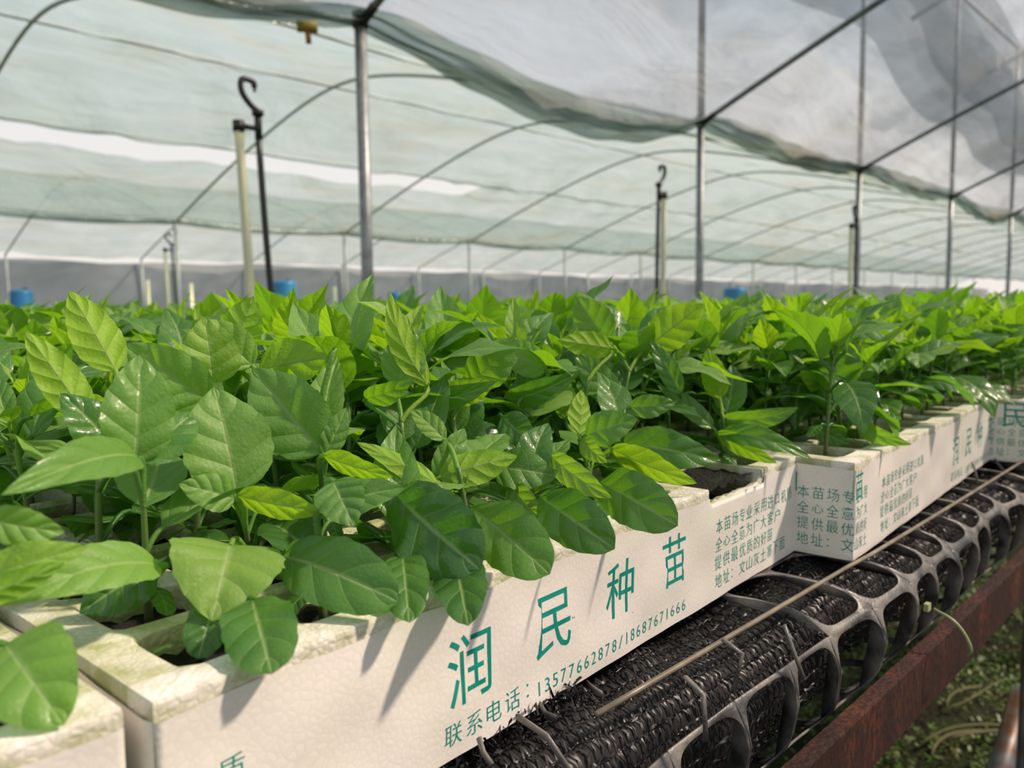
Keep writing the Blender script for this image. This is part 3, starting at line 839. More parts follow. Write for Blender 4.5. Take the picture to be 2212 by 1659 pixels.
GROUP = 'young pepper seedlings in the foam trays'
rr = random.Random(21)
for c in ind:
    key = c[:4]; P = c[4]
    zx, zy, zz = PX(P+Vector((0, 0, .05)))
    name = 'pepper_seedling'
    if key in hero_cells:
        hid, _, leaves = hero_cells[key]
        root = empty(name, P); tag(root, LOOK[hid], 'seedling', GROUP)
        tops = [D(*l[0], l[2]) for l in leaves]
        zs_ = sorted(t.z-P.z for t in tops); mx = min(max(zs_[-1]*.80, .020), .066) if hid != 'C' else .014
        ctr = sum((Vector((t.x-P.x, t.y-P.y, 0)) for t in tops), Vector())/len(tops)
        top = ctr*.55
        t = np.linspace(0, 1, 11)
        pts = np.stack([top.x*t**1.3, top.y*t**1.3, mx*t], 1)
        me = stem_pts_mesh(pts, .0013, .0007); me.materials.append(M['stem'])
        link('stem', me, None, root)
        for li, l in enumerate(leaves):
            B = tops[li]-P
            h = min(max((B.z-.012)/mx, .25), .98)
            nd = P+Vector((top.x*h**1.3, top.y*h**1.3, mx*h))
            hero_leaf(root, P, nd, l, sum(map(ord, hid))*31+li)
        # seed leaves and a few leaves on the far side
        az0 = rr.uniform(0, 2*PI)
        fill = [('seed', .28, az0), ('seed', .29, az0+PI)]
        if hid not in 'CL': fill += [('old', .4, YAW+rr.uniform(-.7, .7)), ('old', .34, YAW+.9+rr.uniform(-.4, .4)), ('old', .3, YAW+rr.uniform(-.5, .5)), ('mid', .55, YAW+rr.uniform(-.8, .8)), ('mid', .7, YAW+rr.uniform(-.9, .9))]
        for kind, hh, az in fill:
            o = link('seed_leaf' if kind == 'seed' else 'leaf', POOL[kind][rr.randrange(len(POOL[kind]))], None, root)
            o.location = (top.x*hh**1.3, top.y*hh**1.3, mx*hh); o.rotation_euler = (0, 0, az); s = rr.uniform(.75, 1.0); o.scale = (s, s, s)
        continue
    me, L = PROTO[rr.randrange(len(PROTO))]
    root = empty(name, P, 0)
    rz = rr.uniform(0, 2*PI); s = rr.uniform(.86, 1.12)
    if c[0] >= 2 and c[3] == 0: s *= .93
    if c[0] <= 1 or (c[0] == 2 and c[2] < 3): s *= .86
    root.rotation_euler = (rr.uniform(-.06, .06), rr.uniform(-.06, .06), rz); root.scale = (s, s, s)
    tn = TN.get(c[0], 'tray number %d' % c[0])
    pre = 'back tray behind ' + tn if c[1] else tn
    lab = 'pepper seedling in %s, %s row from front, %s from its left' % (pre, ORD[c[3]], ORD[c[2]])
    tag(root, lab, 'seedling', GROUP)
    st = bpy.data.objects.new('stem', me); COL.objects.link(st); st.parent = root
    for kind, k, p, az, sc in L:
        o = bpy.data.objects.new('seed_leaf' if kind == 'seed' else 'leaf', POOL[kind][k]); COL.objects.link(o)
        o.parent = root; o.location = p; o.rotation_euler = (0, 0, az); o.scale = (sc, sc, sc)

# the remaining thousands of seedlings of the same bench, one mass
def plant_lod(k, nu, nv, kinds):
    me, L = PROTO[k]; Vs = []; Qs = []; Us = []; Ts = []; n = 0
    for kind, kk, p, az, sc in L:
        if kind not in kinds: continue
        V, Q, uv, tn = local_leaf(kind, 100+kk*7+len(kind)*1000, nu, nv, pet=False)
        c, s = math.cos(az), math.sin(az)
        V = V*sc; V = np.stack([V[:, 0]*c-V[:, 1]*s, V[:, 0]*s+V[:, 1]*c, V[:, 2]], 1)+np.array(p)
        Vs.append(V); Qs.append(Q+n); Us.append(uv); Ts.append(tn+rng.uniform(-.15, .15)); n += len(V)
    H = L[-1][2]
    V = np.array([[-.001, 0, 0], [.001, 0, 0], [H[0]+.001, H[1], H[2]], [H[0]-.001, H[1], H[2]], [0, -.001, 0], [0, .001, 0], [H[0], H[1]+.001, H[2]], [H[0], H[1]-.001, H[2]]])
    Vs.append(V); Qs.append(np.array([[0, 1, 2, 3], [4, 5, 6, 7]])+n); Us.append(np.full((8, 2), .5)); Ts.append(np.full(8, .3))
    return np.vstack(Vs), np.vstack(Qs), np.vstack(Us), np.concatenate(Ts)
def mass(name, cl, nu, nv, kinds, label, cat='seedlings', scale=1.0):
    lods = [plant_lod(k, nu, nv, kinds) for k in range(12)]
    r = np.random.RandomState(11); Vs = []; Qs = []; Us = []; Ts = []; n = 0
    for c in cl:
        V, Q, U_, T_ = lods[r.randint(12)]
        a = r.uniform(0, 2*PI); s = r.uniform(.86, 1.14)*scale; ca, sa = math.cos(a)*s, math.sin(a)*s
        W_ = np.stack([V[:, 0]*ca-V[:, 1]*sa, V[:, 0]*sa+V[:, 1]*ca, V[:, 2]*s], 1)+np.array(c)
        Vs.append(W_.astype(np.float32)); Qs.append(Q+n); Us.append(U_); Ts.append(np.clip(T_+r.uniform(-.12, .12), 0, 1)); n += len(V)
    me = np_mesh(name, np.vstack(Vs), np.vstack(Qs), np.vstack(Us), True, np.concatenate(Ts)); me.materials.append(M['leaf'])
    o = link(name, me); return tag(o, label, cat, None, 'stuff')
mid_ = [c[4] for c in rest if (c[4]-CAM).length < 2.2]
far_ = [c[4] for c in rest if (c[4]-CAM).length >= 2.2]
mass('seedling_canopy', mid_, 6, 4, ('old', 'mid', 'young'), 'dense green canopy of seedlings behind the nearest plants')
if far_: mass('distant_seedling_canopy', far_, 3, 2, ('mid', 'young'), 'blurred bright green seedling canopy running away along the bench')

# ------------------------------------------------------------------ bench edge: net roll, plastic grid, wire, rusty rail
def poly_interp(P, n):
    P = np.array(P, float)
    for _ in range(3):      # corner cutting
        Q = [P[0]]
        for a, b in zip(P[:-1], P[1:]): Q += [a*.75+b*.25, a*.25+b*.75]
        Q.append(P[-1]); P = np.array(Q)
    d = np.r_[0, np.cumsum(np.linalg.norm(np.diff(P, axis=0), axis=1))]
    s = np.linspace(0, d[-1], n)
    return np.stack([np.interp(s, d, P[:, k]) for k in range(P.shape[1])], 1), d[-1]
NETP, NETL = poly_interp([(.070, -.0575), (.030, -.0560), (.004, -.0575), (-.0085, -.0640), (-.0150, -.0780), (-.0130, -.0930), (.0000, -.1060), (.026, -.1130), (.07, -.114)], 200)
def lump(x, s):
    return .0022*math.sin(x*31+s*60)+.0013*math.sin(x*83-s*45+1)+.0008*math.sin(x*170+s*150)
def netpt(x, s, off=0.0):
    t = min(max(s/NETL, 0), 1)*199; i = min(int(t), 198); f = t-i
    p = NETP[i]*(1-f)+NETP[i+1]*f; tg = NETP[i+1]-NETP[i]; tg = tg/np.linalg.norm(tg)
    nx, nz = tg[1], -tg[0]          # outward (towards -Y)
    k = lump(x, s)*min(1, max(0, (x-.02)*8))+off
    taper = 1.0 if x > .16 else 1
    g_ = 1+.22*max(0, min(1, (.30-x)/.14))
    return (x, -.0+(p[0]+nx*k)*1.0-(.003 if x < .3 else 0), -.057+(p[1]+nz*k+.057)*g_)
xs = np.arange(-.06, 2.6, .012); ss = np.linspace(0, NETL, 40)
root = empty('shade_net_roll', (.6, 0, -.09))
tag(root, 'rolled black knitted shade net along the bench edge under the trays', 'shade net')
def rel(o, root):
    o.parent = root; o.location = -Vector(root.location); return o
me = grid_mesh('net_core', np.array([[netpt(x, s, -.0022) for s in ss] for x in xs])); rel(link('net_core', me, M['dark']), root)
ROW = .0056
rows = [s for s in np.arange(.035, NETL-.02, ROW)]
V = []; Q = []
rt = np.random.RandomState(5)
def strip(pts, w, tw):
    """narrow tape through pts; tw = direction of its width along X and out"""
    n = len(V)
    for p, t in zip(pts, tw):
        V.append((p[0]-t[0]*w, p[1]-t[1]*w, p[2]-t[2]*w)); V.append((p[0]+t[0]*w, p[1]+t[1]*w, p[2]+t[2]*w))
    for k in range(len(pts)-1): Q.append((n+2*k, n+2*k+1, n+2*k+3, n+2*k+2))
for ri in range(len(rows)-1):
    s0, s1 = rows[ri], rows[ri+1]
    x = -.05
    pitch = .0026
    while x < 1.9:
        pitch = .0021 if x < .7 else .0045
        lean = (1 if (int(x/pitch) % 2) else -1)*pitch*.95+rt.uniform(-.0003, .0003)
        xa, xb = x, x+lean
        o1 = rt.uniform(.0006, .0013)
        pts = [netpt(xa, s0+wob_(0) if False else s0, 0), netpt(xa*.5+xb*.5, (s0+s1)/2, o1), netpt(xb, s1, 0)]
        a = rt.uniform(-.6, .6)
        tws = [(.8, -.3*math.sin(a), .3), (math.cos(a), -math.sin(a)*.7, math.sin(a)*.5), (.8, .3*math.sin(a), -.2)]
        strip(pts, (.00048 if x < .7 else .0009), tws)
        x += pitch*rt.uniform(.75, 1.1)
for s0 in rows:      # knitted chain rows
    for lay in (0, 1):
        x = -.05; pts = []; 
        while x < 1.9:
            pts.append(netpt(x, s0+rt.uniform(-.0005, .0005), .0007+rt.uniform(0, .0010)*(lay+1)*.7))
            x += .0022 if x < .7 else .006
        tws = [(rt.uniform(-.3, .3), rt.uniform(-1, 1), rt.uniform(-1, 1)) for _ in pts]
        strip(pts, .00045, tws)
me = np_mesh('knitted_tape', np.array(V), np.array(Q), None, False); rel(tag(link('knitted_tape', me, M['tape']), kind='stuff'), root)
# frayed clump where the roll starts
V = []; Q = []
for k in range(1500):
    x = .045+.10*rt.rand()**1.0; s = rows[0]+.012+rt.uniform(-.012, .016)
    p = np.array(netpt(x, s, rt.uniform(.001, .006))); d = unit(rt.normal(size=3))*rt.uniform(.0015, .0040); n_ = rt.normal(size=3)
    strip([p-d, p+rt.normal(size=3)*.0006, p+d], .00045, [unit(n_)]*3)
me = np_mesh('frayed_threads', np.array(V), np.array(Q), None, False); rel(tag(link('frayed_threads', me, M['tape']), kind='stuff'), root)

# coarse plastic grid, draped outside the roll
GP, GL = poly_interp([(.060, -.0520), (.020, -.0515), (-.006, -.0525), (-.0200, -.0590), (-.0290, -.0740), (-.0300, -.0880), (-.0245, -.1020), (-.0160, -.1120), (.0050, -.1230), (.050, -.126), (.11, -.122)], 260)
gdist = np.r_[0, np.cumsum(np.linalg.norm(np.diff(GP, axis=0), axis=1))]
s_node = float(np.interp(.066, -GP[:150, 1], gdist[:150]))
def gridpt(x, s):
    if s < 0: s = 0
    t = min(s/GL, 1)*259; i = min(int(t), 258); f = t-i
    p = GP[i]*(1-f)+GP[i+1]*f
    k = .0028*math.sin(x*19+.6)+.0018*math.sin(x*47+s*40)
    b = math.exp(-((s-s_node-.01)/.035)**2)
    return (x, p[0]-k*b, p[1]+.3*k*b+.0012*math.sin(x*37)*b)
gb = MB(); GPI = .0425; GPS = .0500
NP = 40
def sup(w, hx, hs, ex):
    c, s = math.cos(w), math.sin(w)
    return (math.copysign(abs(c)**(2/ex), c)*hx, math.copysign(abs(s)**(2/ex), s)*hs)
rg = random.Random(8)
for ci in range(-4, 46):
    for cj in range(-1, 2):
        cx = .2400+GPI*(ci+.5); cs = s_node+GPS*(cj+.5)
        if cs+GPS/2 > GL: continue
        if ci < -3 or (ci < 1 and cj < 0) or (ci < -1 and cj > 0): continue
        skew = lambda s: (s-s_node)*(.55 if s < s_node else .12)
        V2 = []; F2 = []
        hx = GPI/2-rg.uniform(.0007, .0011); hs = GPS/2-rg.uniform(.0016, .0026)
        for k in range(NP):
            w = 2*PI*(k+.5)/NP
            ox, os_ = sup(w, GPI/2, GPS/2, 60)
            ix, is_ = sup(w, hx, hs, 4.4)
            V2.append(gridpt(cx+ox+skew(cs+os_), cs+os_)); V2.append(gridpt(cx+ix+skew(cs+is_), cs+is_))
        for k in range(NP):
            j = (k+1) % NP
            F2.append((2*k, 2*k+1, 2*j+1, 2*j))
        gb.add(V2, F2)
me = gb.mesh('plastic_grid', True)
bm = bmesh.new(); bm.from_mesh(me); bmesh.ops.remove_doubles(bm, verts=bm.verts, dist=.0002); bm.to_mesh(me); bm.free()
gd = tag(link('plastic_grid', me, M['grid']), 'coarse black plastic grid mesh draped over the net roll', 'plastic mesh')
sm = gd.modifiers.new('thick', 'SOLIDIFY'); sm.thickness = .0009; sm.offset = 0
bv = gd.modifiers.new('soft', 'BEVEL'); bv.width = .00035; bv.segments = 1; bv.limit_method = 'ANGLE'
# cut rib ends standing up along the grid's edge
def stubline(pts, w=.0016):
    stub = MB(); pts = [Vector(p) for p in pts]; stub.tube(pts, [w, w*.95, w*1.0, w*.9][:len(pts)], 6, True, .55); stub.build('cut_rib', M['grid'], gd)
for (a, b, c_) in [((1735, 1462, .320), (1712, 1400, .318), (1694, 1350, .319)), ((1585, 1490, .280), (1604, 1412, .279), (1560, 1380, .283)), ((1525, 1600, .262), (1520, 1500, .262), (1480, 1462, .270)), ((1232, 1668, .232), (1180, 1590, .236), (1118, 1548, .243)), ((1165, 1520, .262), (1178, 1541, .258), (1200, 1552, .254)), ((1034, 1593, .232), (1044, 1625, .230), (1062, 1652, .228)), ((1262, 1470, .285), (1282, 1488, .28), (1300, 1500, .276)), 
                  ((2100, 998, .60), (2108, 1022, .60), (2112, 1045, .60)), ((2148, 992, .66), (2168, 1018, .655), (2186, 1030, .65)), ((2186, 940, .72), (2202, 962, .72), (2206, 968, .72))]:
    stubline([D(*a), D(*b), D(*c_)], .0013)

mb = MB(); pts = []
for k in range(60):
    x = .129+k*.028; z = -.0500 if x < .3 else -.0508
    pts.append((x, -.0118-.0012*math.sin(x*5)-(.001 if x > .33 else 0), -.0472-.0016*math.sin(x*3.1)))
mb.tube(pts, .00105, 8)
tag(mb.build('support_wire', M['rod']), 'thin weathered brown wire running along the tray bottoms over the net', 'wire')

FLOORZ = -.77
YR, ZR = -.0345, -.1040
prof = [(YR, ZR), (YR, ZR-.0300), (YR+.0022, ZR-.0300), (YR+.0022, ZR-.0022), (YR+.008, ZR-.0022), (YR+.008, ZR)]
n = 400; V = []; F = []; mb = MB()
for k in range(n+1):
    x = -.1+3.2*(k/n)**2*1.0; z = .0006*math.sin(x*9)
    V += [(x, p[0]+rg.uniform(-.0001, .0001), p[1]+z+rg.uniform(-.00012, .00012)) for p in prof]
    if k:
        a = (k-1)*6
        for m in range(6): F.append((a+m, a+(m+1) % 6, a+6+(m+1) % 6, a+6+m))
mb.add(V, F)
bench0 = empty('seedling_bench', (0, 0, FLOORZ)); tag(bench0, 'rusty steel bench carrying the lettered trays, its angle iron rail at lower right', 'bench')
ir = mb.build('angle_rail', M['rust'], bench0, False); ir.location = (0, 0, -FLOORZ); ir['label'] = 'rusty red-brown angle iron rail'
bv = ir.modifiers.new('soft', 'BEVEL'); bv.width = .0005; bv.segments = 2
# bench frame the trays rest on: cross bars on legs
for k, x in enumerate((.9, 2.4, 3.9)):
    mb = MB(); mb.box((x-.015, -.02, .660), (x+.015, 1.46, .692)); mb.build('crossbar', M['rust'], bench0, False)
    for y in (.01, 1.43):
        mb = MB(); mb.tube([(x, y, 0), (x, y, .662)], .014, 12); mb.build('leg', M['pipe_rust'], bench0)
for y in (.14, .40, .66, .92, 1.18, 1.40):
    mb = MB(); mb.box((-.4, y-.012, -.0780-FLOORZ), (16, y+.012, -.0516-FLOORZ)); mb.build('long_bar', M['rust'], bench0, False)

# pale tie round the rail
cp = [D(2018, 1316, .432), D(2028, 1322, .428), D(2050, 1333, .423), D(2072, 1352, .420), D(2088, 1376, .419), D(2098, 1400, .419), D(2096, 1412, .422), D(2086, 1420, .427)]
P_, _ = poly_interp([tuple(p) for p in cp], 40)
mb = MB(); mb.tube([tuple(p) for p in P_], [.0009]*30+list(np.linspace(.0009, .0005, 10)), 8, True, .7)
t_ = mb.build('plastic_tie', M['tie']); tag(t_, 'pale green plastic tie curling out over the rusty rail', 'tie')
mb = MB(); c0 = D(2003, 1311, .436); h = .0020
mb.box((c0.x-h*1.2, c0.y-h*.6, c0.z-h), (c0.x+h*1.2, c0.y+h*.6, c0.z+h)); mb.build('tie_head', M['tie'], t_, False)

# ------------------------------------------------------------------ ground and what lies on it
FLOORZ = -.77
xs = np.linspace(-.8, 6, 260); ys = np.linspace(-1.2, 3, 160)
rt = np.random.RandomState(3)
X, Y = np.meshgrid(xs, ys, indexing='ij')
Z = FLOORZ+.012*np.sin(X*7)*np.cos(Y*9)+rt.uniform(-.006, .006, X.shape)
me = grid_mesh('floor', np.stack([X, Y, Z], -1)); tag(link('floor', me, M['ground']), kind='structure')
mb = MB(); mb.add([(-40, -40, FLOORZ-.02), (120, -40, FLOORZ-.02), (120, 60, FLOORZ-.02), (-40, 60, FLOORZ-.02)], [(0, 1, 2, 3)])
tag(mb.build('floor', M['ground'], None, False), kind='structure')
V = []; Q = []
for k in range(26000):
    x = rt.uniform(.9, 3.4); y = rt.uniform(-.15, .75); z = FLOORZ+.012*math.sin(x*7)*math.cos(y*9)+rt.uniform(.0, .028)
    cl = math.sin(x*11+2*math.sin(y*7))*math.cos(y*13+x*3)
    if cl < -.15 and rt.rand() < .8: continue
    a = rt.uniform(0, 2*PI); s = rt.uniform(.003, .0085); el = rt.uniform(-.6, .6)
    d = dirv(a, el)*s; w = dirv(a+PI/2, rt.uniform(-.4, .4))*s*.45; p = np.array([x, y, z]); n = len(V)
    V += [tuple(p-d), tuple(p+w), tuple(p+d), tuple(p-w)]; Q.append((n, n+1, n+2, n+3))
me = np_mesh('ground_weeds', np.array(V), np.array(Q), None, False); tag(link('ground_weeds', me, M['weed']), 'low green moss and tiny weeds on the dark ground', 'weeds', None, 'stuff')
for k in range(16):
    r = random.Random(60+k); x, y = r.uniform(1.2, 2.2), r.uniform(.02, .5); a = r.uniform(-.9, .3); L = r.uniform(.08, .3)
    pts = [(x+math.cos(a)*L*t, y+math.sin(a)*L*t+.02*math.sin(t*4+k), FLOORZ+.02+.015*math.sin(t*3)) for t in np.linspace(0, 1, 9)]
    mb = MB(); mb.tube(pts, r.uniform(.0015, .004), 6)
    tag(mb.build('dry_stem', simple('dry_stem', (0.11, 0.10, 0.035), .7) if k == 0 else bpy.data.materials['dry_stem']), 'thin dry olive stem lying on the mossy ground below the rail', 'dry stem', 'dry stems on the ground')
mb = MB(); mb.tube([D(2206, 1500, 1.22), D(2182, 1590, 1.15), D(2140, 1740, 1.04)], .0155, 16)
tag(mb.build('ground_pipe', M['pipe_rust']), 'grey stained metal pipe leaning at the bottom right corner', 'pipe')
mb = MB(); p = D(2216, 1500, .86); mb.tube([(p.x, p.y, -.135), (p.x, p.y, FLOORZ)], .0035, 12)
tag(mb.build('hanging_hose', M['black']), 'black hose hanging down at the right edge of the photo', 'hose')

# ------------------------------------------------------------------ greenhouse frame
X1, SP = 1.791, 2.4
YS = [-4.738, 2.392, 9.522, 16.652]
EAVE = 1.155; RISE = .92
def roofz(Y, span):
    a, b = YS[span], YS[span+1]; c = (a+b)/2; h = (b-a)/2
    t = abs(Y-c)/h
    if t > 1: t = 1
    rise = RISE if span else 1.12
    ex = 1.25 if span else 1.30
    t2 = math.sqrt(t*t+.012)-math.sqrt(.012)*(1-t)
    return EAVE+rise*(1-t2**ex)
XR = range(-1, 16)
PN = {1: 'near row', 2: 'middle row', 3: 'far row', 0: 'row behind the camera'}
for row in (1, 2, 3):
    cntp = 0
    for k in XR:
        x = X1+SP*k
        pxx = PX((x, YS[row], .3))
        if pxx[2] < .3 or not (-60 < pxx[0] < 2260): continue
        h_top = 3.1 if row == 1 and k >= 1 else EAVE+.02
        o = empty('greenhouse_post', (x, YS[row], FLOORZ))
        tag(o, '%s galvanized post from the left in the %s' % (ORD[cntp], PN[row]), 'post', 'galvanized posts, '+PN[row])
        cntp += 1
        mb = MB(); mb.tube([(0, 0, 0), (0, 0, EAVE-FLOORZ)], .023 if row == 1 else .024, 16); mb.build('tube', M['steel' if row == 1 else 'hazed_steel'], o)
        if h_top > 2: 
            mb = MB(); mb.tube([(0, 0, EAVE-FLOORZ), (0, 0, h_top-FLOORZ)], .021, 12); mb.build('upper_tube', M['steel'], o)
        if row == 1:
            mb = MB(); mb.tube([(0, 0, EAVE-FLOORZ-.035), (0, 0, EAVE-FLOORZ+.02)], .031, 12); mb.tube([(0, -.03, EAVE-FLOORZ-.01), (0, -.09, EAVE-FLOORZ+.02)], .018, 8); mb.build('clamp', M['black'], o)
for span in (0, 1, 2):
    cnta = 0
    for k in XR:
        x = X1+SP*k
        a, b = YS[span], YS[span+1]
        vis_ = any(0 < PX((x, yy, roofz(yy, span)))[0] < 2212 and 0 < PX((x, yy, roofz(yy, span)))[1] < 700 and PX((x, yy, .5))[2] > .5 for yy in np.linspace(a, b, 30))
        if not vis_: continue
        mb = MB(); pts = [(x, yy, roofz(yy, span)-.012) for yy in np.linspace(a, b, 41)]
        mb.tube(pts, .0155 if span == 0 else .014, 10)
        tag(mb.build('roof_arch', M['steel' if span == 0 else 'hazed_steel']), '%s bent pipe arch from the left over the %s span' % (ORD[cnta], ['near', 'middle', 'far'][span]), 'roof arch', 'bent pipe arches of the greenhouse'); cnta += 1
for k, (sp_, yy) in enumerate(((1, 6.15), (1, 4.0), (1, 7.76), (2, 13.1))):
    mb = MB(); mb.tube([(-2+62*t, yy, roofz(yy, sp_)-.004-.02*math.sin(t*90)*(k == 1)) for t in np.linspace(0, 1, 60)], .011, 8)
    tag(mb.build('roof_purlin', M['hazed_steel']), ['thin pipe along the ridge of the middle span', 'thin pipe between post row and ridge of the middle span', 'thin pipe just under the bright slit in the middle span roof', 'thin pipe along the ridge of the far span'][k], 'purlin', 'thin pipes along the roofs')
# outer roof frame above the near span, seen through the film
cnt_o = 0
for k in XR:
    x = X1+SP*(k+.45)
    if k < 0: continue
    mb = MB(); pts = [(x, yy, 2.55+.75*(1-(abs(yy+1.17)/3.57)**2)) for yy in np.linspace(YS[0], YS[1], 31)]
    mb.tube(pts, .020, 8)
    tag(mb.build('outer_arch', M['steel']), '%s hazy bluish outer arch above the near span film' % ORD[cnt_o], 'outer roof arch', 'outer arches above the film'); cnt_o += 1
    if cnt_o > 9: break
for k, (yy, zz) in enumerate(((2.39, 3.1), (1.3, 2.9), (.2, 3.2))):
    mb = MB(); mb.tube([(-2, yy, zz), (40, yy, zz)], .02, 8)
    tag(mb.build('roof_purlin', M['steel']), '%s long pipe along the outer roof, counted from the posts' % ORD[k], 'purlin', 'long pipes of the outer roof')

# films
SAG = {}
def sag(x):
    k = math.floor((x-X1)/SP); t = (x-X1)/SP-k
    am = {0: .20, 1: .09, 2: .07, 3: .16, -1: .13}.get(k, .08)
    sh = t**1.25
    return am*4*sh*(1-sh)
def film(name, span, mat, x0, x1, y0=None, y1=None, dz=.02, nx=220, ny=70, label=None, crease=1.0, gap=None):
    a, b = YS[span] if y0 is None else y0, YS[span+1] if y1 is None else y1
    xs = x0+(x1-x0)*np.linspace(0, 1, nx)**1.6; ys = np.linspace(a, b, ny)
    P = np.zeros((nx, ny, 3)); r = np.random.RandomState(span+5); ph = r.rand(8)*6
    for i, x in enumerate(xs):
        t = ((x-X1)/SP) % 1
        for j, y in enumerate(ys):
            z = roofz(y, span)+dz
            b_ = max(0, 1-abs(y-YS[1])/1.6)          # sags towards the valley
            z -= sag(x)*b_**2
            z -= .05*math.sin(PI*t)*(1-b_)*.8
            w = .014*math.sin(x*5.1+y*3.3+ph[0])+.010*math.sin(x*9.7-y*6.1+ph[1])+.008*math.sin(x*2.3+y*13.7+ph[2])+.006*math.sin(x*17+y*9+ph[3])
            fan = .020*math.sin(math.atan2(y-YS[1], (t if t < .5 else t-1)*SP+1e-3)*13)*math.exp(-abs(y-YS[1])/1.3)*min(1, abs(y-YS[1])*3)
            P[i, j] = (x, y, z+w*crease+fan*crease)
    me = grid_mesh(name, P); me.materials.append(M[mat]); return tag(link(name, me), kind='structure')
film('ceiling', 0, 'film_near', -1.5, 40)
film('ceiling', 1, 'film_green', -3, 60, y1=7.80)
film('ceiling', 1, 'film_green', -3, 60, y0=8.12, ny=24)
film('ceiling', 1, 'film_green', 7.6, 60, y0=7.78, y1=8.14, ny=6)
film('ceiling', 2, 'film_green', -3, 60, nx=120, ny=40)
# gathered film edge hanging in swags along the near post row, one per bay
cs = 0
for k in range(-1, 9):
    xa = X1+SP*k; xs = np.linspace(xa, xa+SP, 60); m = 22
    P = np.zeros((60, m, 3)); r = random.Random(k+40); q1, q2 = r.uniform(0, 6), r.uniform(0, 6)
    for i, x in enumerate(xs):
        t = i/59; wid = .030+.075*math.sin(PI*t)**.8
        for j in range(m):
            v = j/(m-1)
            y = YS[1]-.02+.030*math.sin(v*15+q1+x*.8)+(v-.5)*.05
            z = EAVE-sag(x)+wid*(1-v)*1.1-.015-v*.02+.006*math.sin(x*14+v*5+q2)
            P[i, j] = (x, y, z)
    me = grid_mesh('film_swag', P); me.materials.append(M['film_swag'])
    if PX((xa+SP/2, YS[1], EAVE))[2] > .5:
        tag(link('film_swag', me), 'gathered greenish film edge sagging in the %s bay of the near post row' % ORD[cs], 'plastic film', 'film swags between the near posts'); cs += 1
# lighter lap of film low on the middle row
for k in (0,):
    xs = np.linspace(-2, 50, 200); P = np.zeros((200, 8, 3))
    for i, x in enumerate(xs):
        t = ((x-X1)/SP) % 1
        for j in range(8):
            v = j/7; P[i, j] = (x, YS[2]+.02*math.sin(v*9), EAVE+.10*(1-v)-.05*math.sin(PI*t)-.04)
    me = grid_mesh('valley_film', P); me.materials.append(M['film_swag']); tag(link('valley_film', me), 'pale film edge drooping along the tops of the middle post row', 'plastic film')
# shade nets lying above the near span
def netstrip(y0, y1, dz, label, ragged=.25):
    nx, ny = 120, 12; xs = np.linspace(-1, 40, nx); P = np.zeros((nx, ny, 3))
    for i, x in enumerate(xs):
        dr = min(max(x-3.5, 0)*.05, .36)
        e0 = y0+dr+ragged*math.sin(x*.9)*.15; e1 = y1+dr+ragged*math.sin(x*.7+2)*.3+ragged*.2*math.sin(x*2.3)
        for j in range(ny):
            y = e0+(e1-e0)*j/(ny-1); P[i, j] = (x, y, roofz(y, 0)+dz+.02*math.sin(x*4+y*5))
    me = grid_mesh('shade_net', P); me.materials.append(M['net']); tag(link('shade_net', me), label, 'shade net', 'shade nets on the roof')
netstrip(1.10, 1.70, .10, 'blue-grey shade net over the near span at upper right')
netstrip(1.25, 1.50, .16, 'darker doubled band of shade net at the upper right')
# far side wall and a low wall net
xs = np.linspace(-6, 70, 160); P = np.zeros((160, 14, 3))
for i, x in enumerate(xs):
    for j in range(14):
        v = j/13; P[i, j] = (x, YS[3]+.1+.05*math.sin(x*1.3+v*4), FLOORZ+(EAVE-.07-FLOORZ+.03*math.sin(x*.8)+.02*math.sin(x*2.9))*v)
me = grid_mesh('wall_back', P); me.materials.append(M['wall']); tag(link('wall_back', me), kind='structure')

# ------------------------------------------------------------------ sprinklers
def sprinkler(px, heads, lean, flip, label, z0=-.77, top=.86, Y=2.3):
    base = Vector((px[0], Y, FLOORZ))
    o = empty('sprinkler_riser', base); tag(o, label, 'sprinkler', 'sprinkler risers')
    H = top-.17-FLOORZ
    lx = lean
    a = -flip
    mb = MB(); mb.tube([(lx*0-.0, 0, 0), (-lx, 0, H)], .0145, 12); mb.build('support_pipe', M['pvc'], o)
    dx = .070*flip
    hb = []
    for t in np.linspace(0, 1, 14): hb.append((dx*1.2*(1-t*.25)-lx*t+.004*math.sin(t*6), -.01, t*(H+.0)))
    mb = MB(); mb.tube(hb, .0105, 10); mb.build('water_hose', M['black'], o)
    hx = dx*.9-lx
    mb = MB(); mb.tube([(-lx-.0, 0, H-.012), (-lx, 0, H+.022)], .019, 12); mb.tube([(-lx, 0, H+.006), (hx, -.01, H+.004)], .009, 8); mb.tube([(hx, -.01, H-.03), (hx, -.01, H+.055)], .012, 10)
    mb.tube([(hx, -.01, H+.045), (hx, -.01, H+.062)], .019, 10); mb.build('clamp', M['black'], o)
    # curved deflector arm
    P3 = [(hx, H+.06), (hx-.022*flip, H+.072), (hx-.052*flip, H+.105), (hx-.058*flip, H+.135), (hx-.050*flip, H+.155), (hx-.010*flip, H+.152), (hx-.008*flip, H+.132)]
    Q3, _ = poly_interp(P3, 36)
    mb = MB(); mb.tube([(q[0], -.01, q[1]) for q in Q3], .0098, 8); mb.tube([(hx-.008*flip, -.01, H+.135), (hx-.008*flip, -.01, H+.118)], .005, 8); mb.build('sprinkler_head', M['black'], o)
SPL = [((1.2850, 0), .045, 1, 'nearest sprinkler riser, ivory pipe with black hose and hooked head', .832),
       ((3.660, 0), -.01, -1, 'second sprinkler riser, standing left of the second near post', .832),
       ((6.225, 0), .0, 1, 'third sprinkler riser, small, just left of the third near post', .832)]
for p_, ln, fl, lb, tp in SPL: sprinkler(p_, 0, ln, fl, lb, top=tp)
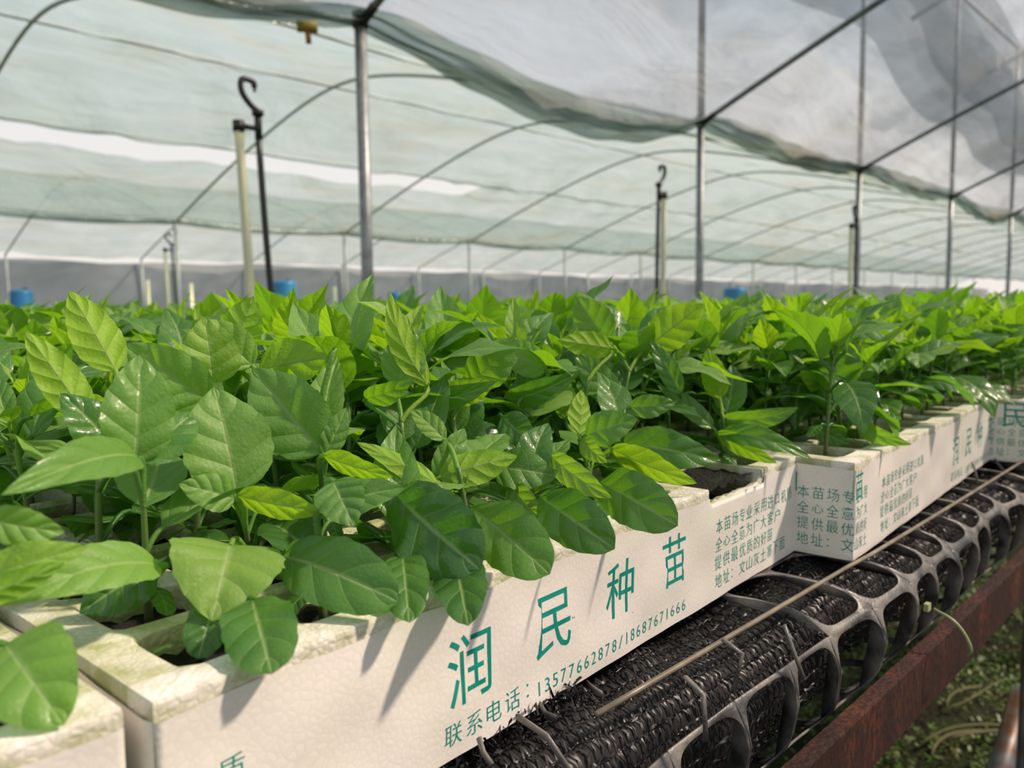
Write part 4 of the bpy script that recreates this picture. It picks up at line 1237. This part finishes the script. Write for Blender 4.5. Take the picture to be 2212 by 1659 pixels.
sprinkler((D(364, 600, 7.6).x, 0), 0, .02, 1, 'faint distant sprinkler riser left of the nearest one', top=.82, Y=D(364, 600, 7.6).y)
for k, (x, y, zt) in enumerate(((318, 605, 8.5), (722, 620, 8.8), (512, 645, 8.2), (412, 612, 9.3))):
    p = D(x, y, zt); mb = MB(); mb.tube([(p.x, p.y, FLOORZ), (p.x, p.y, p.z)], .022, 10)
    tag(mb.build('ivory_stake', M['pvc']), ['blurred ivory stake below the distant sprinkler at left', 'blurred ivory stake just left of the first near post', 'blurred ivory stake left of the nearest sprinkler', 'blurred ivory stake beside the leftmost middle-row post'][k], 'stake', 'ivory stakes in the far spans')
# yellow clip on the arch near the first post
_d = D(664, 58, 1.0)-CAM; cpn = CAM+_d*((YS[1]-.035-CAM.y)/_d.y); o = empty('film_clip', cpn); tag(o, 'yellow-brown clip hanging on the film edge left of the first post', 'clip')
mb = MB(); mb.tube([(-.028, .02, .0), (.028, -.02, .0)], .020, 10); mb.build('clip_body', M['brass'], o)
mb = MB(); mb.tube([(0, 0, -.015), (.004, 0, -.055)], .010, 8); mb.build('clip_tail', simple('orange_tail', (.45, .18, .05), .5), o)
# blue drums
for k, (x, y, z, w, hh) in enumerate(((613, 607, 13.4, .20, .55), (45, 626, 13.2, .17, .5), (852, 632, 20.0, .15, .4), (1588, 622, 25, .35, .5))):
    p = D(x, y, z); o = empty('water_drum', (p.x, p.y, FLOORZ)); tag(o, ['blue plastic drum between the sprinkler and the first post, far back', 'blue plastic drum at the far left edge', 'small distant blue drum right of the first post', 'tiny distant blue drum right of the second post'][k], 'drum', 'blue water drums')
    H = p.z-FLOORZ; R = w
    mb = MB(); mb.tube([(0, 0, 0), (0, 0, .02), (0, 0, H*.33), (0, 0, H*.35), (0, 0, H*.37), (0, 0, H*.66), (0, 0, H*.68), (0, 0, H*.70), (0, 0, H-.05), (0, 0, H-.01), (0, 0, H)], [R*.95, R, R, R*1.04, R, R, R*1.04, R, R, R*.93, R*.7], 24); mb.build('barrel', M['blue'], o)
    mb = MB(); mb.tube([(R*.4, 0, H-.01), (R*.4, 0, H+.03)], .04, 12); mb.build('cap', M['black'], o)

# ------------------------------------------------------------------ neighbouring benches with seedlings
def bench_far(y0, y1, x0, x1, label, z=-.08):
    o = empty('seedling_bench', ((x0+x1)/2, (y0+y1)/2, FLOORZ)); tag(o, label, 'bench', 'benches in the farther spans')
    hx, hy = (x1-x0)/2, (y1-y0)/2
    mb = MB(); mb.box((-hx, -hy, z-.06-FLOORZ), (hx, hy, z-FLOORZ)); mb.build('tray_row', M['eps'], o, False)
    mb = MB(); mb.box((-hx, -hy-.02, z-.10-FLOORZ), (hx, hy+.02, z-.06-FLOORZ)); mb.build('bench_top', M['rust'], o, False)
    for k in range(7):
        for sy in (-1, 1):
            mb = MB(); xx = -hx+.3+(2*hx-.6)*k/6; mb.box((xx-.02, sy*(hy-.05)-.02, 0), (xx+.02, sy*(hy-.05)+.02, z-.10-FLOORZ)); mb.build('leg', M['rust'], o, False)
    r = random.Random(int(y0*10)); pts = []
    yy = y0+.05
    while yy < y1:
        xx = x0
        while xx < x1:
            pts.append(Vector((xx+r.uniform(-.02, .02), yy+r.uniform(-.02, .02), z))); xx += .075 if y0 < 6 else .12
        yy += .07 if y0 < 6 else .12
    pts = [p for p in pts if -100 < PX(p)[0] < 2300 and PX(p)[2] > 0]
    if pts: mass('seedling_bed', pts, 2, 2, ('mid', 'young'), 'blurred green seedlings covering the '+label.split(',')[0], 'seedlings', 1.4 if y0 < 6 else 2.0)
bench_far(3.3, 5.0, 0, 22, 'first bench beyond the near posts, under green seedlings')
bench_far(6.6, 8.6, 0, 26, 'second bench beyond the near posts, under green seedlings')
bench_far(10.3, 11.6, 0, 30, 'third bench, in the far span, under green seedlings')
